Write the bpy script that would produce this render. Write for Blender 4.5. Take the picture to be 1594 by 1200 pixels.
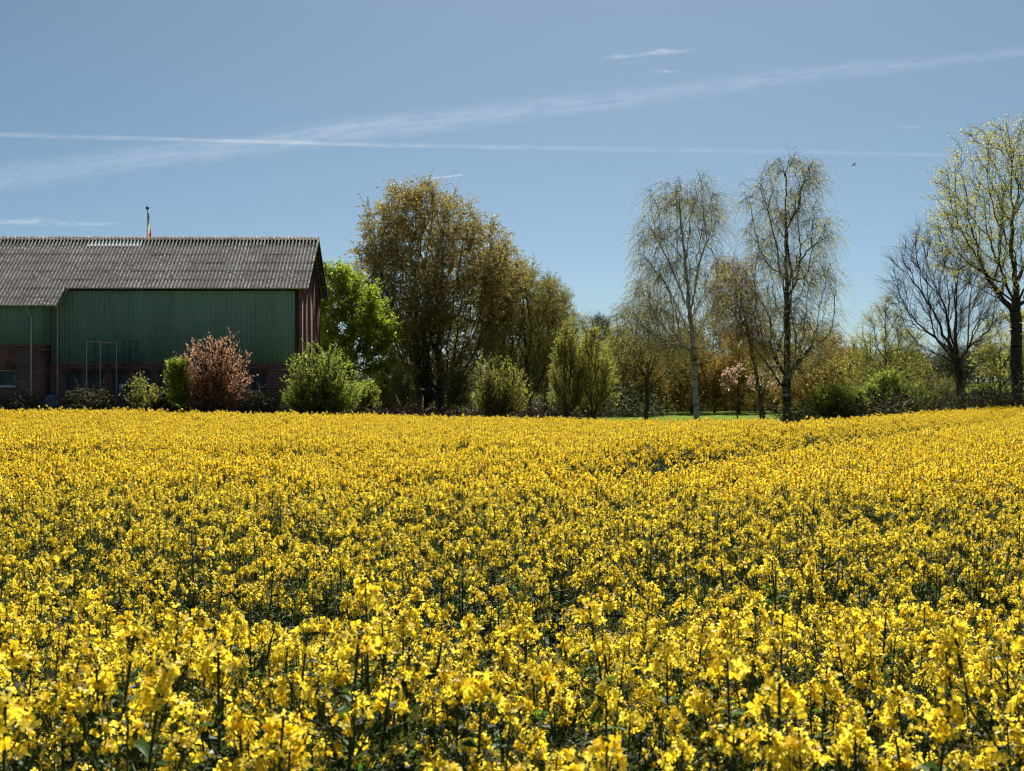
import bpy, math, random
import numpy as np
from mathutils import Vector, Matrix

R = math.radians
random.seed(7)
rng = np.random.default_rng(7)
scene = bpy.context.scene
COL = scene.collection
for o in list(bpy.data.objects):
    bpy.data.objects.remove(o)

# ------------------------------------------------------------------ camera, sky, sun, exposure
CAMZ = 1.85
FPX, CX, HY = 2000.0, 797.0, 612.0
cam_d = bpy.data.cameras.new("camera")
cam = bpy.data.objects.new("camera", cam_d); COL.objects.link(cam)
cam_d.sensor_width = 36.0
cam_d.lens = 36.0 * FPX / 1594.0
cam_d.clip_start = 0.05
cam_d.clip_end = 300000.0
cam.location = (0, 0, CAMZ)
cam.rotation_euler = (R(90 + 0.344), 0, 0)
cam_d.dof.use_dof = True
cam_d.dof.focus_distance = 22.0
cam_d.dof.aperture_fstop = 10.0
scene.camera = cam

SUN_EL, SUN_AZ = 49.0, 6.0          # azimuth measured from +Y towards +X
world = bpy.data.worlds.new("World"); scene.world = world
world.use_nodes = True
wn = world.node_tree.nodes; wl = world.node_tree.links
bg = wn["Background"]
sky = wn.new("ShaderNodeTexSky"); sky.sky_type = 'NISHITA'
sky.sun_disc = False
sky.sun_elevation = R(SUN_EL)
sky.sun_rotation = R(SUN_AZ)
sky.altitude = 0.0
sky.air_density = 0.5
sky.dust_density = 1.0
sky.ozone_density = 5.0
tint = wn.new("ShaderNodeMix"); tint.data_type = 'RGBA'; tint.blend_type = 'MULTIPLY'; tint.inputs[0].default_value = 1.0
tint.inputs[7].default_value = (0.805, 0.915, 0.81, 1)      # white balance of the photograph
wl.new(sky.outputs[0], tint.inputs[6]); wl.new(tint.outputs[2], bg.inputs[0])
bg.inputs[1].default_value = 0.05

sun_d = bpy.data.lights.new("sun", 'SUN'); sun = bpy.data.objects.new("sun", sun_d); COL.objects.link(sun)
sun_d.energy = 5.0
sun_d.angle = R(0.55)
sun_d.color = (1.0, 0.95, 0.86)
sv = Vector((math.sin(R(SUN_AZ)) * math.cos(R(SUN_EL)), math.cos(R(SUN_AZ)) * math.cos(R(SUN_EL)), math.sin(R(SUN_EL))))
sun.rotation_euler = sv.to_track_quat('Z', 'Y').to_euler()
sun.location = (20, 60, 60)

scene.view_settings.view_transform = 'Standard'
scene.view_settings.look = 'None'
scene.view_settings.gamma = 1.0
scene.view_settings.use_curve_mapping = False
scene.view_settings.exposure = 1.05
scene.render.engine = 'CYCLES'
cy = scene.cycles
cy.max_bounces = 6; cy.diffuse_bounces = 3; cy.glossy_bounces = 2
cy.transmission_bounces = 4; cy.transparent_max_bounces = 12
cy.use_denoising = True
cy.denoiser = 'OPENIMAGEDENOISE'
cy.denoising_input_passes = 'RGB_ALBEDO_NORMAL'
cy.denoising_prefilter = 'ACCURATE'
cy.sample_clamp_indirect = 2.0
cy.pixel_filter_type = 'BLACKMAN_HARRIS'
cy.filter_width = 1.2
cy.caustics_reflective = False; cy.caustics_refractive = False

# ------------------------------------------------------------------ helpers
TRX = [-16, -6.4, -2, 1, 5, 6.3, 11, 18, 24]; TRY = [15.5, 16, 16.7, 18.7, 26, 28, 37, 50, 62]     # a sprayer track through the crop
_px = np.arange(-120, 120.1, 0.5)
_pz = np.interp(_px, [-60, -24.5, -15.6, -9.6, 0, 8, 16, 19.5, 22.5, 26, 29, 60], [-0.08, -0.12, -0.28, -0.52, -0.88, -1.13, -1.15, -0.93, -0.52, -0.22, 0.02, 0.1])
_kn = np.exp(-(np.arange(-12, 13) * 0.5) ** 2 / (2 * 1.8 ** 2)); _kn /= _kn.sum()
_pz = np.convolve(np.pad(_pz, 12, mode='edge'), _kn, mode='valid')
def gz(x, y):
    """height of the ground"""
    x = np.asarray(x, float); y = np.asarray(y, float)
    z = np.interp(x, _px, _pz) * np.exp(-((y - 80) ** 2) / (2 * np.where(y < 80, 20.0, 14.0) ** 2))
    sm = lambda q: np.clip(q, 0, 1) ** 2 * (3 - 2 * np.clip(q, 0, 1))
    z = z - 0.36 * sm((y - 3.4) / 3.4) * (1 - sm((y - 36) / 24))
    yl = np.interp(x, TRX, TRY); am = np.interp(x, [-2, 3, 14, 22, 26], [0.0, 1.0, 1.0, 0.4, 0.0])
    z = z + 0.26 * am * np.exp(-(((y - yl) * 0.5 - 1.7) / 1.6) ** 2)
    yl = np.interp(x, [-30, -8, 0, 4.5], [23, 24.5, 26, 32]); am = np.interp(x, [-22, -10, -1, 3], [0.3, 1.0, 1.0, 0.0])
    z = z + 0.13 * am * np.exp(-((y - yl - 1.4) / 1.6) ** 2)
    z = z + 0.14 * np.exp(-((x - 18) ** 2) / (2 * 9.0 ** 2) - ((y - 38) ** 2) / (2 * 12.0 ** 2))
    t = np.clip((y - 105) / 160, 0, 1); s = np.clip((x - 10) / 80, 0, 1)
    z = z + 4.2 * (t * t * (3 - 2 * t)) * (s * s * (3 - 2 * s))
    t2 = np.clip((y - 260) / 900, 0, 1)
    return z - 3.0 * t2 * (s * s * (3 - 2 * s))

def wx(px, Y): return (px - CX) / FPX * Y
def wz(py, Y): return CAMZ + (HY - py) / FPX * Y

def tag(o, label=None, cat=None, group=None, kind=None):
    if label: o["label"] = label
    if cat: o["category"] = cat
    if group: o["group"] = group
    if kind: o["kind"] = kind
    return o

def empty(name, loc=(0, 0, 0), rz=0.0):
    o = bpy.data.objects.new(name, None); COL.objects.link(o)
    o.location = loc; o.rotation_euler = (0, 0, rz); o.empty_display_size = 0.3
    return o

class MB:
    """collects triangles/quads and links them as one mesh object"""
    def __init__(s): s.v = []; s.f = []; s.m = []; s.t = []; s.n = 0
    def add(s, verts, faces, mat=0, tint=None):
        verts = np.asarray(verts, float).reshape(-1, 3)
        faces = np.asarray(faces, int)
        s.v.append(verts)
        s.f.append((faces + s.n))
        s.m.append(np.full(len(faces), mat, int))
        s.t.append(np.full(len(faces), 0.5) if tint is None else np.broadcast_to(tint, (len(faces),)).astype(float))
        s.n += len(verts)
    def box(s, a, b, mat=0):
        x0, y0, z0 = a; x1, y1, z1 = b
        v = [(x0, y0, z0), (x1, y0, z0), (x1, y1, z0), (x0, y1, z0), (x0, y0, z1), (x1, y0, z1), (x1, y1, z1), (x0, y1, z1)]
        s.add(v, [(0, 3, 2, 1), (4, 5, 6, 7), (0, 1, 5, 4), (1, 2, 6, 5), (2, 3, 7, 6), (3, 0, 4, 7)], mat)
    def tube(s, p0, p1, r0, r1=None, sides=8, mat=0, cap=True):
        if r1 is None: r1 = r0
        p0 = Vector(p0); p1 = Vector(p1); d = (p1 - p0).normalized()
        a = d.orthogonal().normalized(); b = d.cross(a)
        v = []
        for p, r in ((p0, r0), (p1, r1)):
            for k in range(sides):
                t = 2 * math.pi * k / sides
                v.append(p + a * (r * math.cos(t)) + b * (r * math.sin(t)))
        f = [(k, (k + 1) % sides, sides + (k + 1) % sides, sides + k) for k in range(sides)]
        s.add(v, f, mat)
        if cap:
            c = list(p0); e = list(p1)
            s.add(v[:sides] + [c], np.array([((i + 1) % sides, i, sides) for i in range(sides)]), mat)
            s.add(v[sides:] + [e], np.array([(i, (i + 1) % sides, sides) for i in range(sides)]), mat)
    def arrays(s):
        s.f = [np.asarray(f) for f in s.f if len(f)]
        return s
    def mesh(s, name, mats, smooth=False):
        me = bpy.data.meshes.new(name)
        v = np.concatenate(s.v) if s.v else np.zeros((0, 3))
        loops = []; starts = []; pos = 0; ms = []; ts = []
        for f, m, t in zip(s.f, s.m, s.t):
            if len(f) == 0: continue
            k = f.shape[1]
            loops.append(f.reshape(-1)); starts.append(pos + np.arange(len(f)) * k); pos += len(f) * k
            ms.append(m); ts.append(t)
        loops = np.concatenate(loops).astype(np.int32); starts = np.concatenate(starts).astype(np.int32)
        ms = np.concatenate(ms).astype(np.int32); ts = np.concatenate(ts).astype(np.float32)
        me.vertices.add(len(v)); me.vertices.foreach_set("co", v.astype(np.float32).reshape(-1))
        me.loops.add(len(loops)); me.loops.foreach_set("vertex_index", loops)
        me.polygons.add(len(starts)); me.polygons.foreach_set("loop_start", starts)
        me.polygons.foreach_set("material_index", ms)
        if smooth: me.polygons.foreach_set("use_smooth", np.ones(len(starts), bool))
        at = me.attributes.new("tint", 'FLOAT', 'FACE'); at.data.foreach_set("value", ts)
        me.update(calc_edges=True)
        for m in (mats if isinstance(mats, (list, tuple)) else [mats]): me.materials.append(m)
        return me
    def build(s, name, mats, parent=None, smooth=False):
        o = bpy.data.objects.new(name, s.mesh(name, mats, smooth)); COL.objects.link(o)
        if parent is not None: o.parent = parent
        return o

def inst(name, me, parent, loc=(0, 0, 0), rot=None, mtx=None):
    o = bpy.data.objects.new(name, me); COL.objects.link(o); o.parent = parent
    if mtx is not None: o.matrix_basis = mtx
    else:
        o.location = loc
        if rot: o.rotation_euler = rot
    return o

# ------------------------------------------------------------------ materials
class NT:
    def __init__(s, name):
        s.m = bpy.data.materials.new(name); s.m.use_nodes = True
        s.t = s.m.node_tree; s.n = s.t.nodes; s.n.clear()
        s.out = s.n.new("ShaderNodeOutputMaterial")
    def node(s, typ, **kw):
        nd = s.n.new("ShaderNode" + typ)
        for k, v in kw.items():
            if k in nd.inputs: s.put(nd, k, v)
            else: setattr(nd, k, v)
        return nd
    def put(s, nd, k, v):
        if isinstance(v, bpy.types.NodeSocket): s.t.links.new(v, nd.inputs[k])
        else: nd.inputs[k].default_value = v
    def link(s, a, b): s.t.links.new(a, b)
    def ramp(s, fac, stops, interp='LINEAR'):
        nd = s.n.new("ShaderNodeValToRGB"); cr = nd.color_ramp; cr.interpolation = interp
        while len(cr.elements) < len(stops): cr.elements.new(0.5)
        for e, (p, c) in zip(cr.elements, stops):
            e.position = p; e.color = (c[0], c[1], c[2], 1) if hasattr(c, '__len__') else (c, c, c, 1)
        s.link(fac, nd.inputs[0]); return nd.outputs[0]
    def mix(s, a, b, f, blend='MIX'):
        nd = s.n.new("ShaderNodeMix"); nd.data_type = 'RGBA'; nd.blend_type = blend
        for i, v in ((0, f), (6, a), (7, b)):
            if isinstance(v, bpy.types.NodeSocket): s.link(v, nd.inputs[i])
            elif i == 0: nd.inputs[0].default_value = v
            else: nd.inputs[i].default_value = (v[0], v[1], v[2], 1)
        return nd.outputs[2]
    def math(s, op, a, b=0.5):
        nd = s.n.new("ShaderNodeMath"); nd.operation = op
        for i, v in ((0, a), (1, b)):
            if isinstance(v, bpy.types.NodeSocket): s.link(v, nd.inputs[i])
            else: nd.inputs[i].default_value = v
        return nd.outputs[0]
    def noise(s, vec, scale, detail=4, rough=0.55):
        nd = s.node("TexNoise"); nd.inputs["Scale"].default_value = scale
        nd.inputs["Detail"].default_value = detail; nd.inputs["Roughness"].default_value = rough
        if vec is not None: s.link(vec, nd.inputs["Vector"])
        return nd.outputs[0]
    def principled(s, color, rough=0.7, metal=0.0, spec=0.3, bump=None, bs=0.3, bd=0.01):
        p = s.n.new("ShaderNodeBsdfPrincipled")
        s.put(p, "Base Color", color if isinstance(color, bpy.types.NodeSocket) else (*color, 1))
        s.put(p, "Roughness", rough); p.inputs["Metallic"].default_value = metal
        p.inputs["Specular IOR Level"].default_value = spec
        if bump is not None:
            b = s.n.new("ShaderNodeBump"); b.inputs["Strength"].default_value = bs; b.inputs["Distance"].default_value = bd
            s.link(bump, b.inputs["Height"]); s.link(b.outputs[0], p.inputs["Normal"])
        s.link(p.outputs[0], s.out.inputs[0]); return p

def leaf_mat(name, c0, c1, c2=None, trans=0.5, rough=0.5, spec=0.25, tr_gain=1.45):
    t = NT(name)
    at = t.node("Attribute", attribute_name="tint").outputs["Fac"]
    gn = 1.0 if name.startswith(('rape', 'flag', 'petals')) else 1.35
    c0, c1 = [v * gn for v in c0], [v * gn for v in c1]; c2 = [v * gn for v in c2] if c2 else None
    stops = [(0.0, c0), (0.75, c1), (1.0, c2 or c1)]
    col = t.ramp(at, stops)
    p = t.n.new("ShaderNodeBsdfPrincipled"); t.link(col, p.inputs["Base Color"])
    p.inputs["Roughness"].default_value = rough; p.inputs["Specular IOR Level"].default_value = spec
    tr = t.n.new("ShaderNodeBsdfTranslucent")
    g = t.mix(col, (tr_gain, tr_gain, tr_gain * 0.75), 1.0, 'MULTIPLY'); t.link(g, tr.inputs[0])
    mx = t.n.new("ShaderNodeMixShader"); mx.inputs[0].default_value = trans
    t.link(p.outputs[0], mx.inputs[1]); t.link(tr.outputs[0], mx.inputs[2]); t.link(mx.outputs[0], t.out.inputs[0])
    return t.m

def plain(name, c, rough=0.6, metal=0.0, spec=0.3, var=0.25, scale=3.0):
    t = NT(name); tc = t.node("TexCoord").outputs["Object"]
    n = t.noise(tc, scale, 5)
    col = t.mix([x * (1 - var) for x in c], [x * (1 + var) for x in c], n)
    t.principled(col, rough, metal, spec, bump=t.noise(tc, scale * 6, 3), bs=0.1)
    return t.m

def bark_mat(name, dark, light, scale=6.0):
    t = NT(name); tc = t.node("TexCoord").outputs["Object"]
    mp = t.node("Mapping"); t.link(tc, mp.inputs[0]); mp.inputs["Scale"].default_value = (1, 1, 0.25)
    n = t.noise(mp.outputs[0], scale, 6, 0.65)
    col = t.ramp(n, [(0.3, dark), (0.7, light)])
    t.principled(col, 0.9, 0, 0.15, bump=n, bs=0.7, bd=0.04)
    return t.m

def birch_mat(name, darkness=0.45):
    t = NT(name); tc = t.node("TexCoord").outputs["Object"]
    mp = t.node("Mapping"); t.link(tc, mp.inputs[0]); mp.inputs["Scale"].default_value = (1.2, 1.2, 4.0)
    n = t.noise(mp.outputs[0], 1.6, 6, 0.7)
    n2 = t.noise(tc, 1.3, 3)
    f = t.math('ADD', t.math('MULTIPLY', n, 0.7), t.math('MULTIPLY', n2, 0.3))
    col = t.ramp(f, [(darkness, (0.03, 0.026, 0.022)), (darkness + 0.07, (0.42, 0.40, 0.37)), (0.8, (0.55, 0.53, 0.5))])
    t.principled(col, 0.75, 0, 0.3, bump=n, bs=0.5, bd=0.03)
    return t.m

M = {}
M['bark'] = bark_mat("bark_dark", (0.03, 0.024, 0.018), (0.10, 0.082, 0.062))
M['bark_grey'] = bark_mat("bark_grey", (0.03, 0.027, 0.023), (0.12, 0.105, 0.085))
M['bark_moss'] = bark_mat("bark_moss", (0.02, 0.018, 0.012), (0.10, 0.10, 0.04), 3.0)
M['twig'] = plain("twig_brown", (0.11, 0.085, 0.06), 0.85)
M['twig_red'] = plain("twig_reddish", (0.11, 0.06, 0.045), 0.85)
M['birch'] = birch_mat("birch_bark", 0.42)
M['birch_dark'] = birch_mat("birch_bark_dark", 0.52)

# ------------------------------------------------------------------ ground and setting
def grid_sheet(name, xs, ys, dz, mat, inside=None):
    X, Y = np.meshgrid(xs, ys); Z = gz(X, Y) + dz
    v = np.stack([X, Y, Z], -1).reshape(-1, 3)
    nx, ny = len(xs), len(ys)
    i, j = np.meshgrid(np.arange(nx - 1), np.arange(ny - 1))
    a = (j * nx + i).reshape(-1)
    f = np.stack([a, a + 1, a + nx + 1, a + nx], -1)
    if inside is not None:
        c = v[f].mean(1); f = f[inside(c[:, 0], c[:, 1])]
    b = MB(); b.add(v, f)
    o = b.build(name, mat, smooth=True)
    return o

t = NT("meadow_grass"); tc = t.node("TexCoord").outputs["Object"]
n1 = t.noise(tc, 0.15, 4); n2 = t.noise(tc, 6.0, 5)
col = t.mix((0.12, 0.18, 0.03), (0.17, 0.22, 0.045), n1)
col = t.mix((0.05, 0.09, 0.016), col, t.ramp(n2, [(0.3, 0.0), (0.5, 1.0)]))
t.principled(col, 1.0, 0, 0.0, bump=n2, bs=1.0, bd=0.12); M['grass'] = t.m

t = NT("field_soil"); tc = t.node("TexCoord").outputs["Object"]
n2 = t.noise(tc, 9.0, 6)
t.principled(t.ramp(n2, [(0.3, (0.012, 0.014, 0.007)), (0.7, (0.028, 0.028, 0.014))]), 0.95, 0, 0.1, bump=n2, bs=1.0, bd=0.05); M['soil'] = t.m

def axis(a, b, near, far):
    pts = [0.0]
    while pts[-1] < b: pts.append(pts[-1] + near + abs(pts[-1]) * far)
    neg = [0.0]
    while neg[-1] > a: neg.append(neg[-1] - near - abs(neg[-1]) * far)
    return np.array(sorted(set(neg + pts)))
xs = axis(-9000, 9000, 1.8, 0.05); ys = axis(-60, 14000, 1.8, 0.04)
o = grid_sheet("ground", xs, ys, 0.0, M['grass']); tag(o, kind='structure')

def field_edge(x):
    """far edge of the crop (y) as a function of x"""
    return np.interp(x, [-60, -24, -12, -2, 8, 18, 26, 60], [58, 61, 63.5, 72, 81, 80, 74, 66])
o = grid_sheet("field_soil", np.arange(-60, 60.1, 1.0), np.arange(-8, 84, 1.0), 0.02, M['soil'], lambda x, y: y < field_edge(x) + 0.5)
tag(o, kind='structure')

# farm track beyond the field
t = NT("track_gravel"); tc = t.node("TexCoord").outputs["Object"]; n2 = t.noise(tc, 12, 5)
t.principled(t.ramp(n2, [(0.3, (0.1, 0.09, 0.075)), (0.7, (0.24, 0.22, 0.19))]), 0.95, 0, 0.1, bump=n2, bs=0.6, bd=0.03)
o = grid_sheet("path", np.arange(8, 60, 1.0), np.arange(98.0, 100.1, 1.0), 0.03, t.m); tag(o, kind='structure')

# ------------------------------------------------------------------ tree builder
def tubes(b, p0, p1, r0, r1, sides, mat=0, tint=None):
    d = p1 - p0; L = np.linalg.norm(d, axis=1, keepdims=True); d = d / np.maximum(L, 1e-6)
    ref = np.where(np.abs(d[:, 2:3]) > 0.9, [[1.0, 0, 0]], [[0, 0, 1.0]])
    a = np.cross(d, ref); a /= np.linalg.norm(a, axis=1, keepdims=True); c = np.cross(d, a)
    ang = np.arange(sides) * 2 * np.pi / sides
    ca, sa = np.cos(ang)[None, :, None], np.sin(ang)[None, :, None]
    ring = a[:, None] * ca + c[:, None] * sa
    v = np.concatenate([p0[:, None] + ring * r0[:, None, None], p1[:, None] + ring * r1[:, None, None]], 1)
    n = len(p0); k = np.arange(sides); k1 = (k + 1) % sides
    f = np.stack([k, k1, k1 + sides, k + sides], -1)[None] + (np.arange(n) * 2 * sides)[:, None, None]
    tt = None if tint is None else np.repeat(tint, sides)
    b.add(v.reshape(-1, 3), f.reshape(-1, 4), mat, tt)

def ribbons(b, p0, p1, r0, r1, rg, mat=0):
    d = p1 - p0; d = d / np.maximum(np.linalg.norm(d, axis=1, keepdims=True), 1e-6)
    a = np.cross(d, rg.normal(size=d.shape)); a /= np.maximum(np.linalg.norm(a, axis=1, keepdims=True), 1e-6)
    w0 = r0[:, None] * 1.25; w1 = r1[:, None] * 1.25
    v = np.stack([p0 - a * w0, p0 + a * w0, p1 + a * w1, p1 - a * w1], 1)
    b.add(v.reshape(-1, 3), np.arange(len(p0) * 4).reshape(-1, 4), mat)

def unit(v): return v / np.maximum(np.linalg.norm(v, axis=-1, keepdims=True), 1e-9)

def leaves(b, pos, size, rg, mat=1, tint=None, droop=0.0, aspect=0.6, ax=None):
    n = len(pos)
    if ax is None: ax = rg.normal(size=(n, 3))
    ax = ax + rg.normal(size=(n, 3)) * 0.5; ax[:, 2] -= droop; ax = unit(ax)
    sd = unit(np.cross(ax, rg.normal(size=(n, 3))))
    s = (size * rg.uniform(0.6, 1.3, n))[:, None]
    v = np.stack([pos, pos + ax * s * 0.8 + sd * s * aspect * 0.62, pos + ax * s * 0.95 - sd * s * aspect * 0.5], 1)
    f = np.arange(n * 3).reshape(n, 3)
    b.add(v.reshape(-1, 3), f, mat, rg.uniform(0, 1, n) if tint is None else tint)

def prim(nodes, par, P, bf, turn, upw=0.0):
    """joins crown points P to the growing tree, cheapest first"""
    nodes = list(nodes); par = list(par); N = len(P)
    path = [0.0] * len(nodes); dirs = []
    for i, p in enumerate(nodes):
        q = par[i]
        if q < 0: dirs.append(np.array([0, 0, 1.0])); continue
        d = p - nodes[q]; L = np.linalg.norm(d); path[i] = path[q] + L; dirs.append(d / L)
    best = np.full(N, 1e9); who = np.zeros(N, int); alive = np.ones(N, bool)
    def relax(i):
        d = P - nodes[i]; L = np.linalg.norm(d, axis=1) + 1e-6
        dot = (d @ dirs[i]) / L
        c = L * (1 + turn * (1 - dot) - upw * (d[:, 2] / L)) + bf * path[i]
        m = (c < best) & alive
        best[m] = c[m]; who[m] = i
    for i in range(len(nodes)):
        if i == 0 and len(nodes) > 3: continue
        relax(i)
    for _ in range(N):
        k = int(np.argmin(np.where(alive, best, 1e12)))
        q = int(who[k]); alive[k] = False
        d = P[k] - nodes[q]; L = np.linalg.norm(d)
        nodes.append(P[k]); par.append(q); path.append(path[q] + L); dirs.append(d / max(L, 1e-6))
        relax(len(nodes) - 1)
    return np.array(nodes), np.array(par)

def tree(name, label, cat, px, Y, env, base_r=0.2, n=500, stems=None, leader=0.85, bf=0.25, turn=0.5, upw=0.2,
         twigs=6, tl=0.6, tdir=0.3, tdroop=0.0, tseg=2, tw=0.006, lpt=4, ls=0.07, lm=None, tm='twig', bark='bark', tip=0.012,
         depth=0.85, clump=0.0, seed=1, group=None, kind=None, holes=0.0, base_px=None, shell=0.5, sides=6, lsub=None, zbase=None, droopall=0.0, leafdroop=0.4):
    rg = np.random.default_rng(seed)
    bpx = px if base_px is None else base_px
    bx = wx(bpx, Y); bz = float(gz(bx, Y)) - 0.05 if zbase is None else zbase
    root = empty(name, (bx, Y, bz)); tag(root, label, cat, group)
    env = sorted(env)
    py = np.array([e[0] for e in env], float); xl = np.array([e[1] for e in env], float); xr = np.array([e[2] for e in env], float)
    # rejection-free sampling by height
    yy = np.linspace(py[0], py[-1], 200); w = (np.interp(yy, py, xr) - np.interp(yy, py, xl)).clip(0.5) ** 1.6
    P = []
    ph = rg.uniform(0, 6.28, (6, 3)); kk = rg.normal(size=(6, 3)); kk = unit(kk) * rg.uniform(1.2, 3.0, (6, 1))
    hmax = (HY - py[0]) / FPX * Y
    need = n
    while need > 0:
        m = need * 2
        y = rg.choice(yy, m, p=w / w.sum()) + rg.uniform(-1, 1, m) * (yy[1] - yy[0])
        l, r_ = np.interp(y, py, xl), np.interp(y, py, xr)
        c = (l + r_) / 2; hw = (r_ - l) / 2
        th = rg.uniform(0, 2 * np.pi, m); rr = rg.uniform(0, 1, m) ** shell
        X = wx(c + hw * rr * np.cos(th), Y) - bx
        Yd = hw / FPX * Y * depth * rr * np.sin(th)
        Z = wz(y, Y) - bz
        q = np.stack([X, Yd, Z], -1)
        if holes > 0:
            f = sum(np.cos(q @ kk[i] + ph[i, 0]) for i in range(6)) / 6 * 1.6
            q = q[f > -1 + holes * 1.6]
        q = q[q[:, 2] > 0.12][:need]; P.append(q); need -= len(q)
    P = np.concatenate(P)
    # trunk
    top = wz(py[0], Y) - bz; cxm = wx((np.interp(py[0] + (py[-1] - py[0]) * 0.35, py, (xl + xr) / 2)), Y) - bx
    if stems is None:
        H = top * leader; K = max(4, int(H / 0.7)); nodes = []; par = []
        wob = rg.normal(size=(K + 1, 2)) * 0.05 * min(1, top / 10); wob = np.cumsum(wob, 0) * 0.6
        for i in range(K + 1):
            u = i / K
            nodes.append(np.array([cxm * u ** 1.3 * leader + wob[i, 0] * u, wob[i, 1] * u, H * u])); par.append(i - 1)
    else:
        nodes = [np.zeros(3)]; par = [-1]
        for k in range(stems):
            a = rg.uniform(0, 6.28); e = rg.uniform(0.1, 0.35) * min(1.0, (xr.max() - xl.min()) / FPX * Y * 0.4)
            nodes.append(np.array([math.cos(a) * e, math.sin(a) * e, top * 0.2])); par.append(0)
    nodes, par = prim(nodes, par, P, bf, turn, upw)
    N = len(nodes)
    # smooth
    kids = [[] for _ in range(N)]
    for i in range(1, N): kids[par[i]].append(i)
    tips = np.zeros(N); order = list(range(N))
    for i in reversed(range(N)):
        if not kids[i]: tips[i] = 1
        if par[i] >= 0: tips[par[i]] += tips[i]
    K0 = N - len(P)
    for it in range(2):
        new = nodes.copy()
        for i in range(K0, N):
            if kids[i]:
                c = max(kids[i], key=lambda k: tips[k])
                new[i] = nodes[i] * 0.5 + (nodes[par[i]] + nodes[c]) * 0.25
        nodes = new
    kpow = math.log(max(tips[0], 2)) / math.log(base_r / tip)
    rad = tip * np.maximum(tips, 1) ** (1 / kpow)
    hfac = np.clip(1 - nodes[:, 2] / max(top, 1), 0, 1)
    i = np.arange(1, N); p0 = nodes[par[i]]; p1 = nodes[i]
    r1 = rad[i]; r0 = np.minimum(rad[par[i]], np.where(i < K0, 1e9, rad[i] * 1.25 + 0.004))
    if stems is None:
        fl = (p0[:, 2] < 0.4) & (i < K0); r0 = np.where(fl, r0 * 1.45, r0)
    # subdivide with a slight wave so limbs are not ruler-straight
    mid = (p0 + p1) / 2 + rg.normal(size=p0.shape) * (np.linalg.norm(p1 - p0, axis=1, keepdims=True) * 0.06)
    b = MB()
    big = r1 > 0.035
    for sel, sd in ((big, sides), (~big, 3)):
        if sel.any():
            rm = (r0[sel] + r1[sel]) / 2
            tubes(b, p0[sel], mid[sel], r0[sel], rm, sd); tubes(b, mid[sel], p1[sel], rm, r1[sel], sd)
    b.build("trunk", M[bark], root, smooth=True)
    # twigs
    thin = np.where((tips <= 4) & (np.arange(N) >= min(K0, N - 1)))[0]
    if stems is not None: thin = np.arange(1, N)
    m = int(len(thin) * twigs)
    pick = rg.choice(thin, m); tt = rg.uniform(0, 1, m)[:, None]
    st = nodes[par[pick]] * (1 - tt) + nodes[pick] * tt
    d = unit(nodes[pick] - nodes[par[pick]])
    out = unit(st * np.array([1, 1, 0]) - np.array([cxm, 0, 0])) * 0.35
    d = unit(d * 0.8 + rg.normal(size=(m, 3)) * 0.6 + out + np.array([0, 0, tdir]))
    seg = tl * rg.uniform(0.5, 1.3, m)[:, None] / tseg
    pts = [st]
    for k in range(tseg):
        d = unit(d + np.array([0, 0, -tdroop]) + rg.normal(size=(m, 3)) * 0.13)
        pts.append(pts[-1] + d * seg)
    pts = [np.stack([p[:, 0], p[:, 1], np.maximum(p[:, 2], 0.06)], -1) for p in pts]
    b = MB()
    for k in range(tseg):
        ribbons(b, pts[k], pts[k + 1], np.full(m, tw * (1 - k / tseg * 0.7)), np.full(m, tw * (1 - (k + 1) / tseg * 0.8)), rg)
    if lpt > 0 and lm:
        nl = int(m * lpt); a = rg.integers(0, m, nl); u = rg.uniform(0.15, 1.0, nl) * tseg
        ki = np.minimum(u.astype(int), tseg - 1); fr = (u - ki)[:, None]
        PT = np.stack(pts, 0); lp = PT[ki, a] * (1 - fr) + PT[ki + 1, a] * fr
        axd = unit(PT[ki + 1, a] - PT[ki, a])
        cl = rg.uniform(0, 1, m)[a]
        leaves(b, lp, ls, rg, 1, np.clip(cl * 0.6 + rg.uniform(0, 0.4, nl), 0, 1), leafdroop, ax=axd)
    crown = b.build("crown", [M[tm], lm or M[tm]], root)
    return root

# ------------------------------------------------------------------ leaf materials
L_maple = leaf_mat("leaves_fresh_green", (0.07, 0.10, 0.012), (0.21, 0.26, 0.025), (0.40, 0.40, 0.04), 0.55)
L_brown = leaf_mat("leaves_bronze", (0.12, 0.10, 0.034), (0.22, 0.176, 0.06), (0.33, 0.26, 0.09), 0.5)
L_olive = leaf_mat("leaves_olive", (0.08, 0.08, 0.022), (0.16, 0.145, 0.04), (0.24, 0.2, 0.05), 0.5)
L_grey = leaf_mat("leaves_grey_green", (0.05, 0.065, 0.03), (0.10, 0.12, 0.05), (0.16, 0.17, 0.06), 0.5)
L_lime = leaf_mat("leaves_pale_lime", (0.12, 0.12, 0.03), (0.23, 0.23, 0.05), (0.34, 0.32, 0.08), 0.55)
L_birch = leaf_mat("leaves_birch", (0.19, 0.19, 0.08), (0.30, 0.285, 0.12), (0.42, 0.30, 0.12), 0.55)
L_gold = leaf_mat("leaves_golden", (0.10, 0.07, 0.015), (0.22, 0.14, 0.025), (0.34, 0.22, 0.04), 0.55)
L_yel = leaf_mat("leaves_yellow_green", (0.17, 0.17, 0.05), (0.30, 0.29, 0.08), (0.42, 0.34, 0.09), 0.55)
L_pink = leaf_mat("leaves_pink_bronze", (0.20, 0.10, 0.075), (0.36, 0.21, 0.16), (0.50, 0.34, 0.25), 0.5)
L_bush = leaf_mat("leaves_bush_green", (0.09, 0.12, 0.02), (0.20, 0.24, 0.04), (0.34, 0.36, 0.07), 0.55)
L_dark = leaf_mat("leaves_dark", (0.02, 0.03, 0.009), (0.055, 0.075, 0.018), (0.12, 0.13, 0.03), 0.4)
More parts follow.
